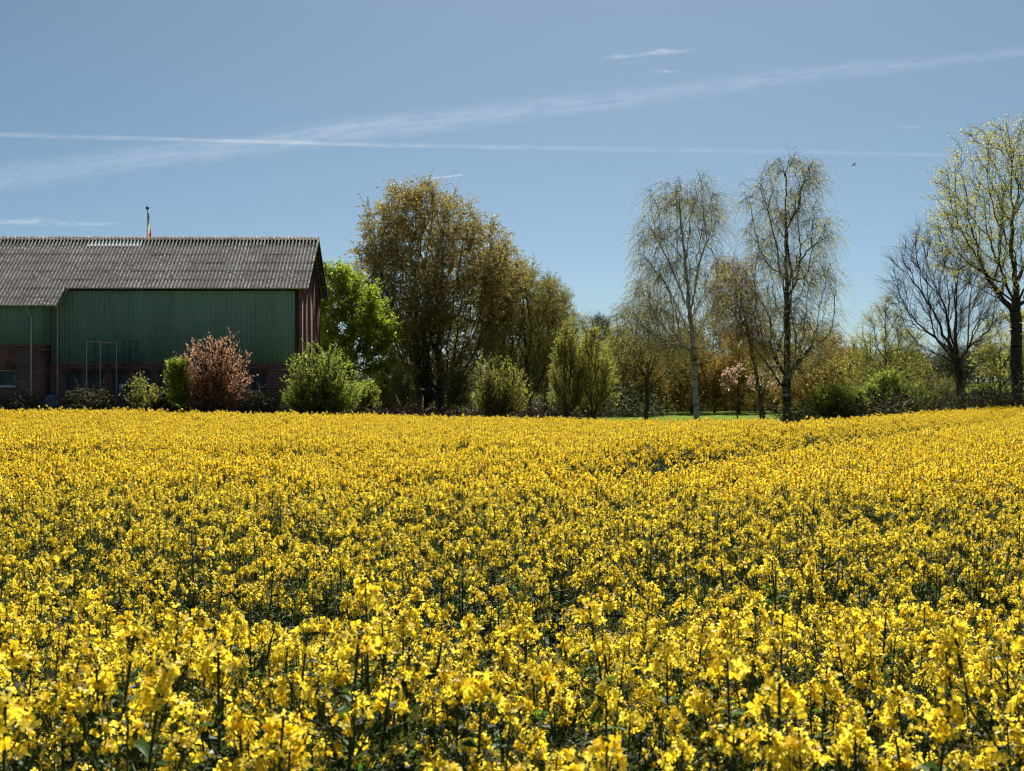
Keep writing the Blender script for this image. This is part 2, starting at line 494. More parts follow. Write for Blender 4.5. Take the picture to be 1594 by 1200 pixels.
L_mid = leaf_mat("leaves_mid_green", (0.045, 0.065, 0.015), (0.12, 0.15, 0.035), (0.22, 0.25, 0.06), 0.5)
L_magn = leaf_mat("petals_pink", (0.30, 0.18, 0.17), (0.48, 0.33, 0.30), (0.65, 0.5, 0.46), 0.45)
L_rust = leaf_mat("leaves_rust", (0.14, 0.06, 0.02), (0.24, 0.12, 0.03), (0.32, 0.19, 0.04), 0.5)

# ------------------------------------------------------------------ barn
BY = 70.0
barn = empty("barn", (wx(469, BY), BY, 0), R(0.5))
tag(barn, "long farm barn with corrugated grey roof, green metal cladding and brick lower walls", "barn")
def lx(px, Y=BY): return wx(px, Y) - wx(469, BY)
W = 7.2; OH = 0.45; EZ = 7.55; RZ = 10.75
RISE = (RZ - EZ) / (W / 2 + OH); SL = math.hypot(W / 2 + OH, RZ - EZ); PITCH = math.atan(RISE)
XL = -31.0

def brick_mat(name, axis_):
    t = NT(name); tc = t.node("TexCoord").outputs["Object"]
    sp = t.node("SeparateXYZ"); t.link(tc, sp.inputs[0]); cb = t.node("CombineXYZ")
    t.link(sp.outputs[axis_], cb.inputs[0]); t.link(sp.outputs[2], cb.inputs[1])
    br = t.node("TexBrick"); t.link(cb.outputs[0], br.inputs["Vector"])
    br.inputs["Color1"].default_value = (0.32, 0.12, 0.085, 1); br.inputs["Color2"].default_value = (0.17, 0.07, 0.055, 1)
    br.inputs["Mortar"].default_value = (0.36, 0.32, 0.28, 1)
    br.inputs["Scale"].default_value = 1.0; br.inputs["Mortar Size"].default_value = 0.008
    br.inputs["Brick Width"].default_value = 0.25; br.inputs["Row Height"].default_value = 0.083; br.inputs["Bias"].default_value = -0.1
    n = t.noise(tc, 0.7, 5)
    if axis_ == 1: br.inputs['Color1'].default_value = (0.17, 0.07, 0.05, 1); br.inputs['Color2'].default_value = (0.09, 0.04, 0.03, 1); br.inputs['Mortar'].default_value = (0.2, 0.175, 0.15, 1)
    col = t.mix(br.outputs[0], (0.05, 0.045, 0.04), t.ramp(n, [(0.4, 0.0), (0.75, 0.6)]))
    t.principled(col, 0.9, 0, 0.15, bump=br.outputs[1], bs=-0.8 if False else 0.6, bd=0.01)
    return t.m
M['brick_x'] = brick_mat("brick_front", 0); M['brick_y'] = brick_mat("brick_gable", 1)

t = NT("green_cladding"); tc = t.node("TexCoord").outputs["Object"]
n = t.noise(tc, 0.6, 5); mp = t.node("Mapping"); t.link(tc, mp.inputs[0]); mp.inputs["Scale"].default_value = (9, 9, 0.35)
st = t.noise(mp.outputs[0], 1.0, 4)
col = t.mix((0.20, 0.36, 0.325), (0.25, 0.43, 0.39), n)
col = t.mix(col, (0.12, 0.19, 0.165), t.ramp(st, [(0.5, 0.0), (0.8, 0.55)]))
col = t.mix(col, t.mix(col, (0.86, 0.86, 0.86), 1.0, 'MULTIPLY'), t.node('ObjectInfo').outputs['Random'])
t.principled(col, 0.6, 0.0, 0.25, bump=st, bs=0.15, bd=0.02); M['green'] = t.m

t = NT("fibre_cement"); tcn = t.node("TexCoord"); oi = t.node("ObjectInfo"); gm = t.node("NewGeometry").outputs["Position"]
a = t.noise(gm, 7.0, 5, 0.7); c = t.noise(gm, 1.1, 4); d = t.noise(gm, 22.0, 3, 0.7)
base = t.mix((0.17, 0.152, 0.142), (0.27, 0.245, 0.23), oi.outputs["Random"])
col = t.mix(base, (0.035, 0.032, 0.03), t.ramp(c, [(0.40, 0.0), (0.58, 0.8)]))
big = t.ramp(t.noise(gm, 0.55, 4, 0.6), [(0.38, 0.35), (0.62, 1.0)])
col = t.mix(col, (0.62, 0.59, 0.54), t.math('MULTIPLY', t.ramp(a, [(0.46, 0.0), (0.58, 0.95)]), big))
col = t.mix(col, (0.03, 0.028, 0.024), t.ramp(d, [(0.3, 0.8), (0.45, 0.0)]))
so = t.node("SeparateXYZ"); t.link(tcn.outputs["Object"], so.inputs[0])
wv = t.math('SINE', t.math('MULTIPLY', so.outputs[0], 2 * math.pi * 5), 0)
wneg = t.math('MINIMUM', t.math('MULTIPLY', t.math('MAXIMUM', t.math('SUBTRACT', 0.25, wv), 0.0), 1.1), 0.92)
col = t.mix(col, (0.022, 0.02, 0.016), wneg)      # self-shadow of the ribs painted as darker colour in the valleys
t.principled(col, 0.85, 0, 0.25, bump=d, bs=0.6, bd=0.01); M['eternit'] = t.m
t = NT("fibre_cement_clean"); gm = t.node("NewGeometry").outputs["Position"]; a = t.noise(gm, 5.0, 5)
t.principled(t.mix((0.17, 0.22, 0.20), (0.30, 0.35, 0.32), a), 0.6, 0, 0.3); M['clearsheet'] = t.m
M['zinc'] = plain("zinc", (0.42, 0.46, 0.48), 0.5, 0.2, 0.5)
M['dark_metal'] = plain("dark_metal", (0.06, 0.07, 0.075), 0.5, 0.5)
M['white'] = plain("white_paint", (0.6, 0.62, 0.62), 0.5)
M['grey_frame'] = plain("iron_frame", (0.10, 0.12, 0.13), 0.6)
M['board'] = plain("green_board", (0.02, 0.06, 0.045), 0.6)
M['wood'] = plain("grey_wood", (0.13, 0.11, 0.085), 0.9)
M['glass'] = (lambda t: (t.principled(t.mix((0.015, 0.02, 0.028), (0.09, 0.12, 0.15), t.noise(t.node("TexCoord").outputs["Object"], 2.2, 3)), 0.3, 0, 0.2), t.m)[1])(NT("window_glass"))

# corrugated sheet: x across (1 m), y down the slope (0.9), z normal
def sheet_mesh(name, w, l, waves, amp, seg=8, thick=0.014, mat=None):
    b = MB(); nx = waves * seg + 1
    x = np.linspace(0, w, nx); z = amp * np.sin(2 * np.pi * waves * x / w)
    rows = []
    for yv, dz in ((0, 0.0), (l * 0.5, 0.006), (l, 0.012)):
        rows.append(np.stack([x, np.full(nx, yv), z + dz], -1))
    k = np.arange(nx - 1); f = []
    for r in range(2): f.append(np.stack([k + r * nx, k + r * nx + nx, k + r * nx + nx + 1, k + r * nx + 1], -1))
    b.add(np.concatenate(rows), np.concatenate(f))
    lo = np.stack([x, np.full(nx, l), z + 0.012 - thick], -1); hi = np.stack([x, np.full(nx, 0), z - thick], -1)
    b.add(np.concatenate([rows[2], lo]), np.stack([k, k + nx, k + nx + 1, k + 1], -1))
    b.add(np.concatenate([lo, hi]), np.stack([k, k + nx, k + nx + 1, k + 1], -1))
    return b.mesh(name, mat, smooth=True)
SW = 1.0; NR = 6; SLen = SL / NR
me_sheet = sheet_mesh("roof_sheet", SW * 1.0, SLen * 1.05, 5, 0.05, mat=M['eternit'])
me_clear = sheet_mesh("roof_sheet_pale", SW * 1.0, SLen * 1.05, 5, 0.032, mat=M['clearsheet'])
# frames of the two slopes, origin at ridge, y axis down the slope
def slope_m(front):
    s = -1 if front else 1
    ydir = Vector((0, s * math.cos(PITCH), -math.sin(PITCH)))
    zdir = Vector((0, s * math.sin(PITCH), math.cos(PITCH)))
    xdir = ydir.cross(zdir)
    return Matrix((xdir, ydir, zdir)).transposed(), xdir
ncol = int(round((OH - XL) / SW))
for front in (True, False):
    rot, xdir = slope_m(front)
    for r in range(NR):
        for c in range(ncol):
            x0 = OH - SW * (c + (1 if xdir.x > 0 else 0))
            o3 = Vector((x0, W / 2, RZ)) + rot @ Vector((0, r * SLen, 0.0))
            jit = Matrix.Rotation(rng.normal() * 0.002, 3, 'Z') @ Matrix.Rotation(rng.normal() * 0.004, 3, 'X')
            pale = front and r == 0 and 153 < (x0 - 0.5 + wx(469, BY)) / 73.6 * FPX + CX < 212
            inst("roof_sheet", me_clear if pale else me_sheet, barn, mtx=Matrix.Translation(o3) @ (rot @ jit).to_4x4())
            if pale: barn.children[-1]["label"] = "pale greenish roof sheet"
# extension: the front slope runs on over the projecting bay
EXX = lx(100, 69.5)
rot, xdir = slope_m(True)
for r in range(NR, NR + 2):
    for c in range(8):
        x0 = EXX - SW * c
        l0 = SL + (r - NR) * 0.83
        o3 = Vector((x0, W / 2, RZ)) + rot @ Vector((0, l0, -0.004))
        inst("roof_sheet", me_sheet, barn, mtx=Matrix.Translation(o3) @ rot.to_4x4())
EXD = 1.66 * math.cos(PITCH); EXZ = EZ - 1.66 * math.sin(PITCH)      # eave of the bay: y = -OH-EXD
# ridge caps
b = MB(); xx = np.linspace(0, 1.0, 31); zz = 0.034 * np.sin(2 * np.pi * 5 * xx)
rows = [np.stack([xx, np.full(31, -0.26), -0.26 * RISE + zz + 0.03], -1), np.stack([xx, np.full(31, -0.04), np.full(31, 0.05) + zz * 0.8], -1),
        np.stack([xx, np.full(31, 0.04), np.full(31, 0.05) + zz * 0.8], -1), np.stack([xx, np.full(31, 0.26), -0.26 * RISE + zz + 0.03], -1)]
k = np.arange(30)
b.add(np.concatenate(rows), np.concatenate([np.stack([k + r * 31, k + r * 31 + 1, k + r * 31 + 32, k + r * 31 + 31], -1) for r in range(3)]))
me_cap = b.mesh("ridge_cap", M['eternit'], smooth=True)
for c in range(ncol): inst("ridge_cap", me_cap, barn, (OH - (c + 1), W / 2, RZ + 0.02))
# roof boards under the sheets (purlins seen at the verge)
b = MB()
for front in (True, False):
    s = -1 if front else 1
    for k in range(6):
        u = (k + 0.5) / 6 * (W / 2 + OH) ; y = W / 2 + s * u; z = RZ - u * RISE - 0.14
        b.box((XL, y - 0.05, z - 0.05), (OH - 0.05, y + 0.05, z + 0.04))
b.build("purlin", M['wood'], barn)["kind"] = "stuff"
# verge boards along the gable end
for front in (True, False):
    s = -1 if front else 1
    y0, y1 = W / 2, W / 2 + s * (W / 2 + OH)
    b = MB()
    v = []
    for x in (OH - 0.045, OH + 0.012):
        v += [(x, y0, RZ - 0.02), (x, y1, EZ - 0.02), (x, y1, EZ - 0.2), (x, y0, RZ - 0.2)]
    b.add(v, [(0, 1, 2, 3), (7, 6, 5, 4), (0, 4, 5, 1), (1, 5, 6, 2), (2, 6, 7, 3)])
    b.build("verge_board", M['board'], barn)
# walls
GB = 3.46                     # bottom of the green cladding
XG0, XG1 = lx(80.5), lx(459.5)  # cladding from .. to
b = MB()
b.box((XG1, 0.0, 3.4), (-0.3, 0.3, EZ - 0.15))            # brick strip beside cladding
b.box((XL, 0.12, GB), (XG1, 0.3, EZ - 0.15), 0)           # wall behind the cladding
wins = [115, 151, 187, 223, 259, 295, 331, 367, 403]; ww = 0.40
WZ0, WZ1 = 1.75, 2.95
edges = [XL]
for p in wins: edges += [lx(p) - ww, lx(p) + ww]
edges += [-0.3]
for i in range(0, len(edges), 2): b.box((edges[i], 0.0, -0.6), (edges[i + 1], 0.3, GB - 0.06))
for p in wins:
    z0 = 0.2 if p == 187 else WZ0
    b.box((lx(p) - ww, 0.0, WZ1), (lx(p) + ww, 0.3, GB - 0.06)); b.box((lx(p) - ww, 0.0, -0.6), (lx(p) + ww, 0.3, z0))
b.box((XL, -0.04, GB - 0.06), (-0.3, 0.3, GB - 0.001))    # string course
b.build("front_wall", M['brick_x'], barn)
# gable wall with pilasters
b = MB()
prof = [(0.0, -0.6), (W, -0.6), (W, EZ + 0.1), (W / 2, RZ - 0.2), (0.0, EZ + 0.1)]
v = [(-0.3, y, z) for y, z in prof] + [(-0.12, y, z) for y, z in prof]
b.add(v, np.array([(0, 4, 3), (0, 3, 2), (0, 2, 1), (5, 6, 7), (5, 7, 8), (5, 8, 9)]))
b.add(v, [(0, 1, 6, 5), (1, 2, 7, 6), (2, 3, 8, 7), (3, 4, 9, 8), (4, 0, 5, 9)])
b.build("gable_wall", M['brick_y'], barn)
for y0, y1 in ((-0.0, 0.62), (1.5, 2.15), (3.1, 4.1), (5.05, 5.7), (6.58, 7.2)):
    def zt(y): return RZ - 0.26 - abs(y - W / 2) * RISE
    b = MB(); x0, x1 = -0.30, 0.0
    v = [(x0, y0, -0.6), (x1, y0, -0.6), (x1, y1, -0.6), (x0, y1, -0.6), (x0, y0, zt(y0)), (x1, y0, zt(y0)), (x1, y1, zt(y1)), (x0, y1, zt(y1))]
    b.add(v, [(0, 3, 2, 1), (4, 5, 6, 7), (0, 1, 5, 4), (1, 2, 6, 5), (2, 3, 7, 6), (3, 0, 4, 7)])
    b.m[-1][2] = 1
    b.build("brick_pilaster", [M['brick_y'], M['brick_x']], barn)
b = MB(); b.box((-0.14, 2.35, 2.6), (-0.06, 2.95, 5.0)); dd = b.build("gable_door", M['green'], barn)

b = MB(); b.box((XL, W - 0.3, -0.6), (-0.3, W, EZ)); b.build("rear_wall", M['brick_x'], barn)
# cladding panels
def clad_mesh(name, w, h, ribs, h0=None):
    b = MB(); pts = []
    p = w / ribs
    for k in range(ribs):
        x = k * p; pts += [(x, 0), (x + p * 0.42, 0), (x + p * 0.55, -0.035), (x + p * 0.87, -0.035)]
    pts.append((w, 0)); n = len(pts)
    lo = [(x, y, 0) for x, y in pts]; hi = [(x, y, h if h0 is None else h0 + (h - h0) * x / w) for x, y in pts]
    lo2 = [(x, y + 0.006, 0) for x, y in pts]
    b.add(lo + hi + lo2, [(i, i + 1, n + i + 1, n + i) for i in range(n - 1)] + [(2 * n + i, 2 * n + i + 1, i + 1, i) for i in range(n - 1)])
    return b.mesh(name, M['green'])
NP = 12; pw = (XG1 - XG0) / NP
me_clad = clad_mesh("cladding_panel", pw - 0.004, EZ - 0.12 - GB, 8)
for k in range(NP): inst("cladding_panel", me_clad, barn, (XG0 + k * pw, 0.03 - (k % 2) * 0.004, GB))
b = MB(); b.box((XG1, -0.05, GB), (XG1 + 0.05, 0.0, EZ - 0.13)); b.build("corner_trim", M['board'], barn)
# projecting bay
EY = -OH - EXD + 0.45; BX = lx(65.5, BY + EY)
GB2 = 4.45
b = MB(); wl0, wl1 = lx(-8, 68.6), lx(23, 68.6)
b.box((XL, EY + 0.04, -0.6), (wl0, 0, GB2)); b.box((wl1, EY + 0.04, -0.6), (BX, 0, GB2))
b.box((wl0, EY + 0.04, -0.6), (wl1, 0, 2.24)); b.box((wl0, EY + 0.04, 3.08), (wl1, 0, GB2))
b.box((XL, EY - 0.03, GB2 - 0.16), (BX + 0.03, 0, GB2 - 0.001)); b.box((XL, EY + 0.005, GB2 - 0.3), (BX + 0.015, 0, GB2 - 0.165))
b.build("bay_wall", M['brick_x'], barn)
me_c2 = clad_mesh("cladding_panel", 1.08, EXZ + 0.15 - GB2, 8)
for k in range(5): inst("cladding_panel", me_c2, barn, (BX - (k + 1) * 1.085, EY - (k % 2) * 0.004, GB2))
me_c3 = clad_mesh("cladding_panel", abs(EY), EZ + 0.1 - GB2, 10, EZ - abs(EY + OH) * RISE - GB2 - 0.12)
inst("cladding_panel", me_c3, barn, (BX, EY, GB2), (0, 0, R(90)))
b = MB(); b.box((BX - 5.5, EY + 0.05, GB2), (BX - 0.01, 0.02, EXZ)); b.build("bay_lining", M['dark_metal'], barn)
b = MB()
yv0, yv1 = -OH, -OH - EXD
v = []
for x in (EXX - 0.03, EXX + 0.02): v += [(x, yv0, EZ - 0.01), (x, yv1, EXZ - 0.01), (x, yv1, EXZ - 0.16), (x, yv0, EZ - 0.16)]
b.add(v, [(0, 1, 2, 3), (7, 6, 5, 4), (0, 4, 5, 1), (1, 5, 6, 2), (2, 6, 7, 3)]); b.build("verge_board", M['zinc'], barn)
# windows
def window(parent, x0, x1, z0, z1, y, cols, rows, fm, name="window"):
    b = MB(); fw = 0.045
    b.box((x0, y, z0), (x0 + fw, y + 0.06, z1)); b.box((x1 - fw, y, z0), (x1, y + 0.06, z1))
    b.box((x0 + fw, y, z0), (x1 - fw, y + 0.06, z0 + fw)); b.box((x0 + fw, y, z1 - fw), (x1 - fw, y + 0.06, z1))
    w = b.build(name, fm, parent)
    b = MB()
    for k in range(1, cols):
        x = x0 + (x1 - x0) * k / cols; b.box((x - 0.015, y + 0.005, z0 + fw), (x + 0.015, y + 0.05, z1 - fw))
    for k in range(1, rows):
        z = z0 + (z1 - z0) * k / rows; b.box((x0 + fw, y + 0.008, z - 0.015), (x1 - fw, y + 0.047, z + 0.015))
    if b.v: b.build("glazing_bar", fm, w)
    for i in range(cols):
        for j in range(rows):
            b = MB(); xa = x0 + (x1 - x0) * i / cols + 0.016; xb = x0 + (x1 - x0) * (i + 1) / cols - 0.016
            za = z0 + (z1 - z0) * j / rows + 0.016; zb = z0 + (z1 - z0) * (j + 1) / rows - 0.016
            dy = rng.normal() * 0.004; b.add([(xa, y + 0.03 + dy, za), (xb, y + 0.03 - dy, za), (xb, y + 0.03, zb), (xa, y + 0.03, zb)], [(0, 1, 2, 3)])
            b.build("pane", M['glass'], w)
    return w
for p in wins:
    c = lx(p); z0 = 0.2 if p == 187 else WZ0
    window(barn, c - ww + 0.002, c + ww - 0.002, z0 + 0.002, WZ1 - 0.002, 0.13, 3 if p != 187 else 2, 3 if p != 187 else 4, M['grey_frame'])
    b = MB(); nb = 13
    for k in range(nb):       # segmental arch of standing bricks
        a0 = -0.5 + k / nb; a1 = a0 + 0.88 / nb
        def q(a, r): return (c + math.sin(a * 0.9) * r, -0.018, WZ1 - 1.02 + 0.0 + math.cos(a * 0.9) * r)
        r0, r1 = 1.05, 1.27
        p4 = [q(a0, r0), q(a1, r0), q(a1, r1), q(a0, r1)]
        b.add(p4 + [(x, 0.02, z) for x, y, z in p4], [(0, 1, 2, 3), (7, 6, 5, 4), (0, 4, 5, 1), (1, 5, 6, 2), (2, 6, 7, 3), (3, 7, 4, 0)])
    b.build("window_arch", M['brick_y'], barn)
    b = MB(); b.box((c - ww - 0.05, -0.06, z0 - 0.07), (c + ww + 0.05, 0.12, z0 - 0.001)); b.build("window_sill", M['grey_frame'], barn)
b = MB(); b.box((lx(186) - 0.02, 0.09, 2.0), (lx(190) + 0.06, 0.12, 2.35)); 
pp = b.build("notice", M['white'], barn); pp["label"] = "white sheet behind the glass"
window(barn, wl0 + 0.002, wl1 - 0.002, 2.242, 3.078, EY + 0.1, 1, 1, M['white'])
b = MB(); b.box((wl0 - 0.05, EY - 0.04, 2.15), (wl1 + 0.05, EY + 0.1, 2.238)); b.build("window_sill", M['white'], barn)
# gutters and downpipes
def gutter(x0, x1, y, z):
    b = MB(); n = 7; v = []
    for x in (x0, x1):
        for r in (0.07, 0.06):
            for k in range(n):
                a = math.pi * (1 + k / (n - 1)); v.append((x, y + r * math.cos(a), z + r * math.sin(a)))
    f = []
    for k in range(n - 1): f += [(k, k + 1, 2 * n + k + 1, 2 * n + k), (n + k + 1, n + k, 3 * n + k, 3 * n + k + 1)]
    b.add(v, f); return b.build("gutter", M['zinc'], barn, smooth=True)
gutter(EXX + 0.03, OH - 0.02, -OH - 0.09, EZ + 0.0)
gutter(XL, EXX + 0.02, -OH - EXD - 0.09, EXZ + 0.0)
def pipe(pts, r=0.05):
    b = MB()
    for a, c in zip(pts[:-1], pts[1:]): b.tube(a, c, r, sides=8)
    return b.build("downpipe", M['zinc'], barn, smooth=True)
xa = lx(91.5); pipe([(EXX + 0.25, -OH - 0.09, EZ - 0.05), (xa, -0.12, EZ - 0.9), (xa, -0.12, 0.0)])
xb = lx(47, 68.4); pipe([(xb - 0.12, -OH - EXD - 0.09, EXZ - 0.05), (xb, EY - 0.08, EXZ - 0.7), (xb, EY - 0.08, 0.0)])

# ------------------------------------------------------------------ scaffold, flag, shed, tank
sc = empty("scaffold", (wx(170, 68.6), 68.6, 0)); tag(sc, "light metal scaffold tower of grey tubes standing against the green barn wall", "scaffold")
def sx(p, Y=68.2): return wx(p, Y) - sc.location.x
fr = [135, 156, 181, 201.5, 212.5]; re = [147.5, 168, 192]
zt = wz(530, 68.2); zp = wz(563.5, 68.2)
def sct(name, a, c, r=0.025, m='zinc'):
    b = MB(); b.tube(a, c, r, sides=6); return b.build(name, M[m], sc, smooth=True)
for p in fr[:3] + [212.5]: sct("upright", (sx(p), -0.4, 0), (sx(p), -0.4, zt + rng.uniform(-0.05, 0.15)), m='zinc' if p < 190 else 'dark_metal')
for p in re + [201.5]: sct("upright", (sx(p, 69.3), 0.7, 0), (sx(p, 69.3), 0.7, zt + 0.1), m='dark_metal')
sct("rail", (sx(135), -0.4, wz(532, 68.2)), (sx(156), -0.4, wz(532, 68.2)), 0.02)
sct("rail", (sx(201), -0.4, wz(531, 68.2)), (sx(212.5), -0.4, wz(531, 68.2)), 0.02, 'dark_metal')
sct("rail", (sx(201), -0.4, wz(547, 68.2)), (sx(212.5), -0.4, wz(547, 68.2)), 0.02, 'dark_metal')
M['yellow_rail'] = plain("weathered_yellow", (0.36, 0.34, 0.16), 0.6)
sct("rail", (sx(155), -0.44, wz(533.5, 68.2)), (sx(184.5), -0.44, wz(533.5, 68.2)), 0.035, 'yellow_rail')["label"] = "weathered yellow hand rail"
for a, c in (((146, 547), (162, 562)), ((172, 574), (204, 612)), ((156, 585), (181, 585))):
    sct("brace", (sx(a[0]), -0.37, wz(a[1], 68.2)), (sx(c[0]), -0.37, wz(c[1], 68.2)), 0.018, 'dark_metal')
for k in range(4):
    b = MB(); b.box((sx(136), -0.36 + k * 0.27, zp - 0.03), (sx(213), -0.12 + k * 0.27, zp + 0.015)); b.build("plank", M['wood'], sc)

fp = empty("flagpole", (wx(229, 84), 84, 0)); tag(fp, "slim flagpole with a knob on top rising behind the barn ridge", "flagpole")
ftop = wz(323.5, 84)
b = MB(); b.tube((0, 0, 0), (0, 0, ftop), 0.055, 0.035, 8); b.build("pole", M['white'], fp, smooth=True)
b = MB(); n = 8
for k in range(5):
    z0, z1 = -0.12 + k * 0.048, -0.12 + (k + 1) * 0.048
    r0 = 0.12 * math.sqrt(max(0.02, 1 - ((z0) / 0.12) ** 2)); r1 = 0.12 * math.sqrt(max(0.02, 1 - ((z1) / 0.12) ** 2))
    b.tube((0, 0, ftop + z0), (0, 0, ftop + z1), r0, r1, 8, cap=(k in (0, 4)))
b.tube((0, 0, ftop + 0.1), (0, 0, ftop + 0.22), 0.04, 0.005, 6)
b.build("finial", M['board'], fp, smooth=True)
fl = MB(); fz0, fz1 = wz(331, 84), wz(377, 84); rows = 14
v = []; cols_ = 9
for i in range(rows):
    u = i / (rows - 1); z = fz0 + (fz1 - fz0) * u; half = 0.05 + 0.10 * min(1, u * 1.5)
    for j in range(cols_):
        s_ = j / (cols_ - 1)
        v.append((0.05 + half * (s_ - 0.35) * 1.3 + 0.05 * u, 0.05 + 0.09 * math.sin(s_ * 12 + u * 2) * (0.4 + u), z))
f = []; mi = []
for i in range(rows - 1):
    for j in range(cols_ - 1):
        f.append((i * cols_ + j, i * cols_ + j + 1, (i + 1) * cols_ + j + 1, (i + 1) * cols_ + j))
        e = i / (rows - 1) + (j / cols_ - 0.5) * 0.45
        mi.append(0 if e < 0.28 else (1 if e < 0.6 else 2))
fl.add(v, f); fl.m[-1] = np.array(mi)
fo = fl.build("flag", [leaf_mat("flag_blue", (0.02, 0.07, 0.12), (0.02, 0.07, 0.12), None, 0.35), leaf_mat("flag_white", (0.4, 0.5, 0.52), (0.45, 0.55, 0.55), None, 0.35), leaf_mat("flag_red", (0.4, 0.03, 0.03), (0.4, 0.03, 0.03), None, 0.35)], smooth=True)
fo.location = (wx(229, 84), 84, 0)
tag(fo, "limp blue, white and red striped flag hanging down its pole above the roof", "flag")

M['shed_wall'] = plain("shed_wall", (0.055, 0.04, 0.045), 0.85)
M['shed_roof'] = plain("shed_roof", (0.16, 0.10, 0.09), 0.8)
M['pale_trim'] = plain("pale_trim", (0.42, 0.44, 0.5), 0.5)
SY = 90.0
sh = empty("shed", (wx(594, SY), SY, float(gz(wx(594, SY), SY)))); tag(sh, "small dark gabled shed with a pale roof edge half hidden by trees", "shed")
hw = 2.1; e_ = wz(612, SY) - sh.location.z; r_ = wz(582, SY) - sh.location.z
b = MB()
prof = [(-hw, 0), (hw, 0), (hw, e_ - 0.1), (0, r_ - 0.1), (-hw, e_ - 0.1)]
v = [(x, 0, z) for x, z in prof] + [(x, 4, z) for x, z in prof]
b.add(v, np.array([(0, 1, 2), (0, 2, 3), (0, 3, 4), (5, 7, 6), (5, 8, 7), (5, 9, 8)])); b.add(v, [(0, 5, 6, 1), (1, 6, 7, 2), (4, 9, 5, 0)])
b.build("wall", M['shed_wall'], sh)
for s in (-1, 1):
    b = MB(); x1 = s * (hw + 0.35); z1 = e_ - 0.35 * (r_ - e_) / hw
    v = [(0, -0.35, r_), (x1, -0.35, z1), (x1, 4.2, z1), (0, 4.2, r_), (0, -0.35, r_ - 0.09), (x1, -0.35, z1 - 0.09), (x1, 4.2, z1 - 0.09), (0, 4.2, r_ - 0.09)]
    b.add(v, [(0, 1, 2, 3), (4, 7, 6, 5), (0, 4, 5, 1), (1, 5, 6, 2), (2, 6, 7, 3)]); b.build("roof", M['shed_roof'], sh)
    b = MB(); v = [(0, -0.38, r_ + 0.02), (x1, -0.38, z1 + 0.02), (x1, -0.38, z1 - 0.2), (0, -0.38, r_ - 0.2)]
    b.add(v + [(x, -0.352, z) for x, y, z in v], [(0, 1, 2, 3), (7, 6, 5, 4), (0, 4, 5, 1), (2, 6, 7, 3), (1, 5, 6, 2)]); b.build("verge_board", M['pale_trim'], sh)
b = MB(); b.box((-0.5, -0.03, 0.0), (0.5, -0.001, 1.95)); b.build("door", M['dark_metal'], sh)

# pale rounded water tank by the bay
tk = empty("water_tank", (wx(80, 67.3), 67.3, 0)); tag(tk, "pale grey rounded water tank standing low beside the brick bay", "tank")
b = MB(); prof = [(0.0, 1.78), (0.16, 1.77), (0.3, 1.68), (0.38, 1.5), (0.37, 1.44), (0.4, 1.4), (0.4, 1.05), (0.37, 1.0), (0.4, 0.95), (0.4, 0.0)]
n = 16; v = [(r * math.cos(2 * math.pi * k / n), r * math.sin(2 * math.pi * k / n), z) for r, z in prof for k in range(n)]
b.add(v, [(i * n + k, (i + 1) * n + k, (i + 1) * n + (k + 1) % n, i * n + (k + 1) % n) for i in range(len(prof) - 1) for k in range(n)])
b.build("tank_body", plain("tank_grey", (0.13, 0.15, 0.18), 0.6), tk, smooth=True)
b = MB(); b.tube((0, 0, 1.775), (0, 0, 1.85), 0.12, 0.11, 12); b.build("lid", M['dark_metal'], tk)

# ------------------------------------------------------------------ trees
BR = dict(bf=0.35, turn=0.5, upw=0.25, bark='birch', tm='twig')
tree("maple_tree", "bright fresh green leafy tree right beside the barn gable", "tree", 540, 81,
     [(408, 520, 530), (420, 500, 552), (440, 490, 575), (470, 488, 600), (500, 486, 614), (530, 488, 616), (560, 492, 600), (590, 500, 590)],
     base_r=0.22, n=420, leader=0.7, twigs=14, tl=0.7, tdir=0.25, lpt=8, ls=0.16, lm=L_maple, seed=11, holes=0.15, shell=0.55, leafdroop=0.5)
tree("weeping_birch", "huge round bronze-leaved weeping birch with a dark branching trunk, tallest near the barn", "tree", 686, 92,
     [(278, 640, 668), (284, 600, 690), (300, 582, 722), (330, 566, 752), (370, 556, 792), (400, 550, 812), (440, 548, 818), (480, 552, 800), (520, 570, 790), (560, 600, 770), (590, 640, 740)],
     base_r=0.42, n=1600, leader=0.55, bf=0.4, twigs=10, tl=1.0, tdir=-0.05, tdroop=0.22, tseg=2, tw=0.005, lpt=17, ls=0.115, lm=L_brown, bark='bark_grey', seed=12, holes=0.28, shell=0.5, upw=0.3, leafdroop=0.8)
for k, (p, r_) in enumerate(((652, 0.33), (668, 0.38))):
    tree("birch_tree", ["mossy dark old birch trunk at the shed side of the big weeping birch", "thick dark mossy trunk directly next to the big weeping birch"][k], "tree", p, 91 + k * 0.6,
         [(420, p - 60, p + 30), (470, p - 75, p + 50), (520, p - 60, p + 40), (560, p - 25, p + 25)], base_r=r_, n=160, leader=0.8, twigs=8, tl=1.2, tdroop=0.3, tseg=3, tdir=-0.1,
         lpt=5, ls=0.11, lm=L_olive, bark='bark_moss', seed=130 + k, group="old birches beside the big weeping birch")
tree("alder_tree", "olive brown tree with a dark forked trunk on the slope of the big birch", "tree", 822, 96,
     [(404, 768, 815), (420, 752, 842), (445, 745, 868), (480, 742, 886), (520, 745, 892), (555, 752, 890), (590, 770, 870), (610, 790, 850)],
     base_r=0.27, n=900, leader=0.8, bf=0.3, twigs=9, tl=1.0, tdir=0.1, lpt=12, ls=0.10, lm=L_olive, seed=14, holes=0.2, shell=0.5)
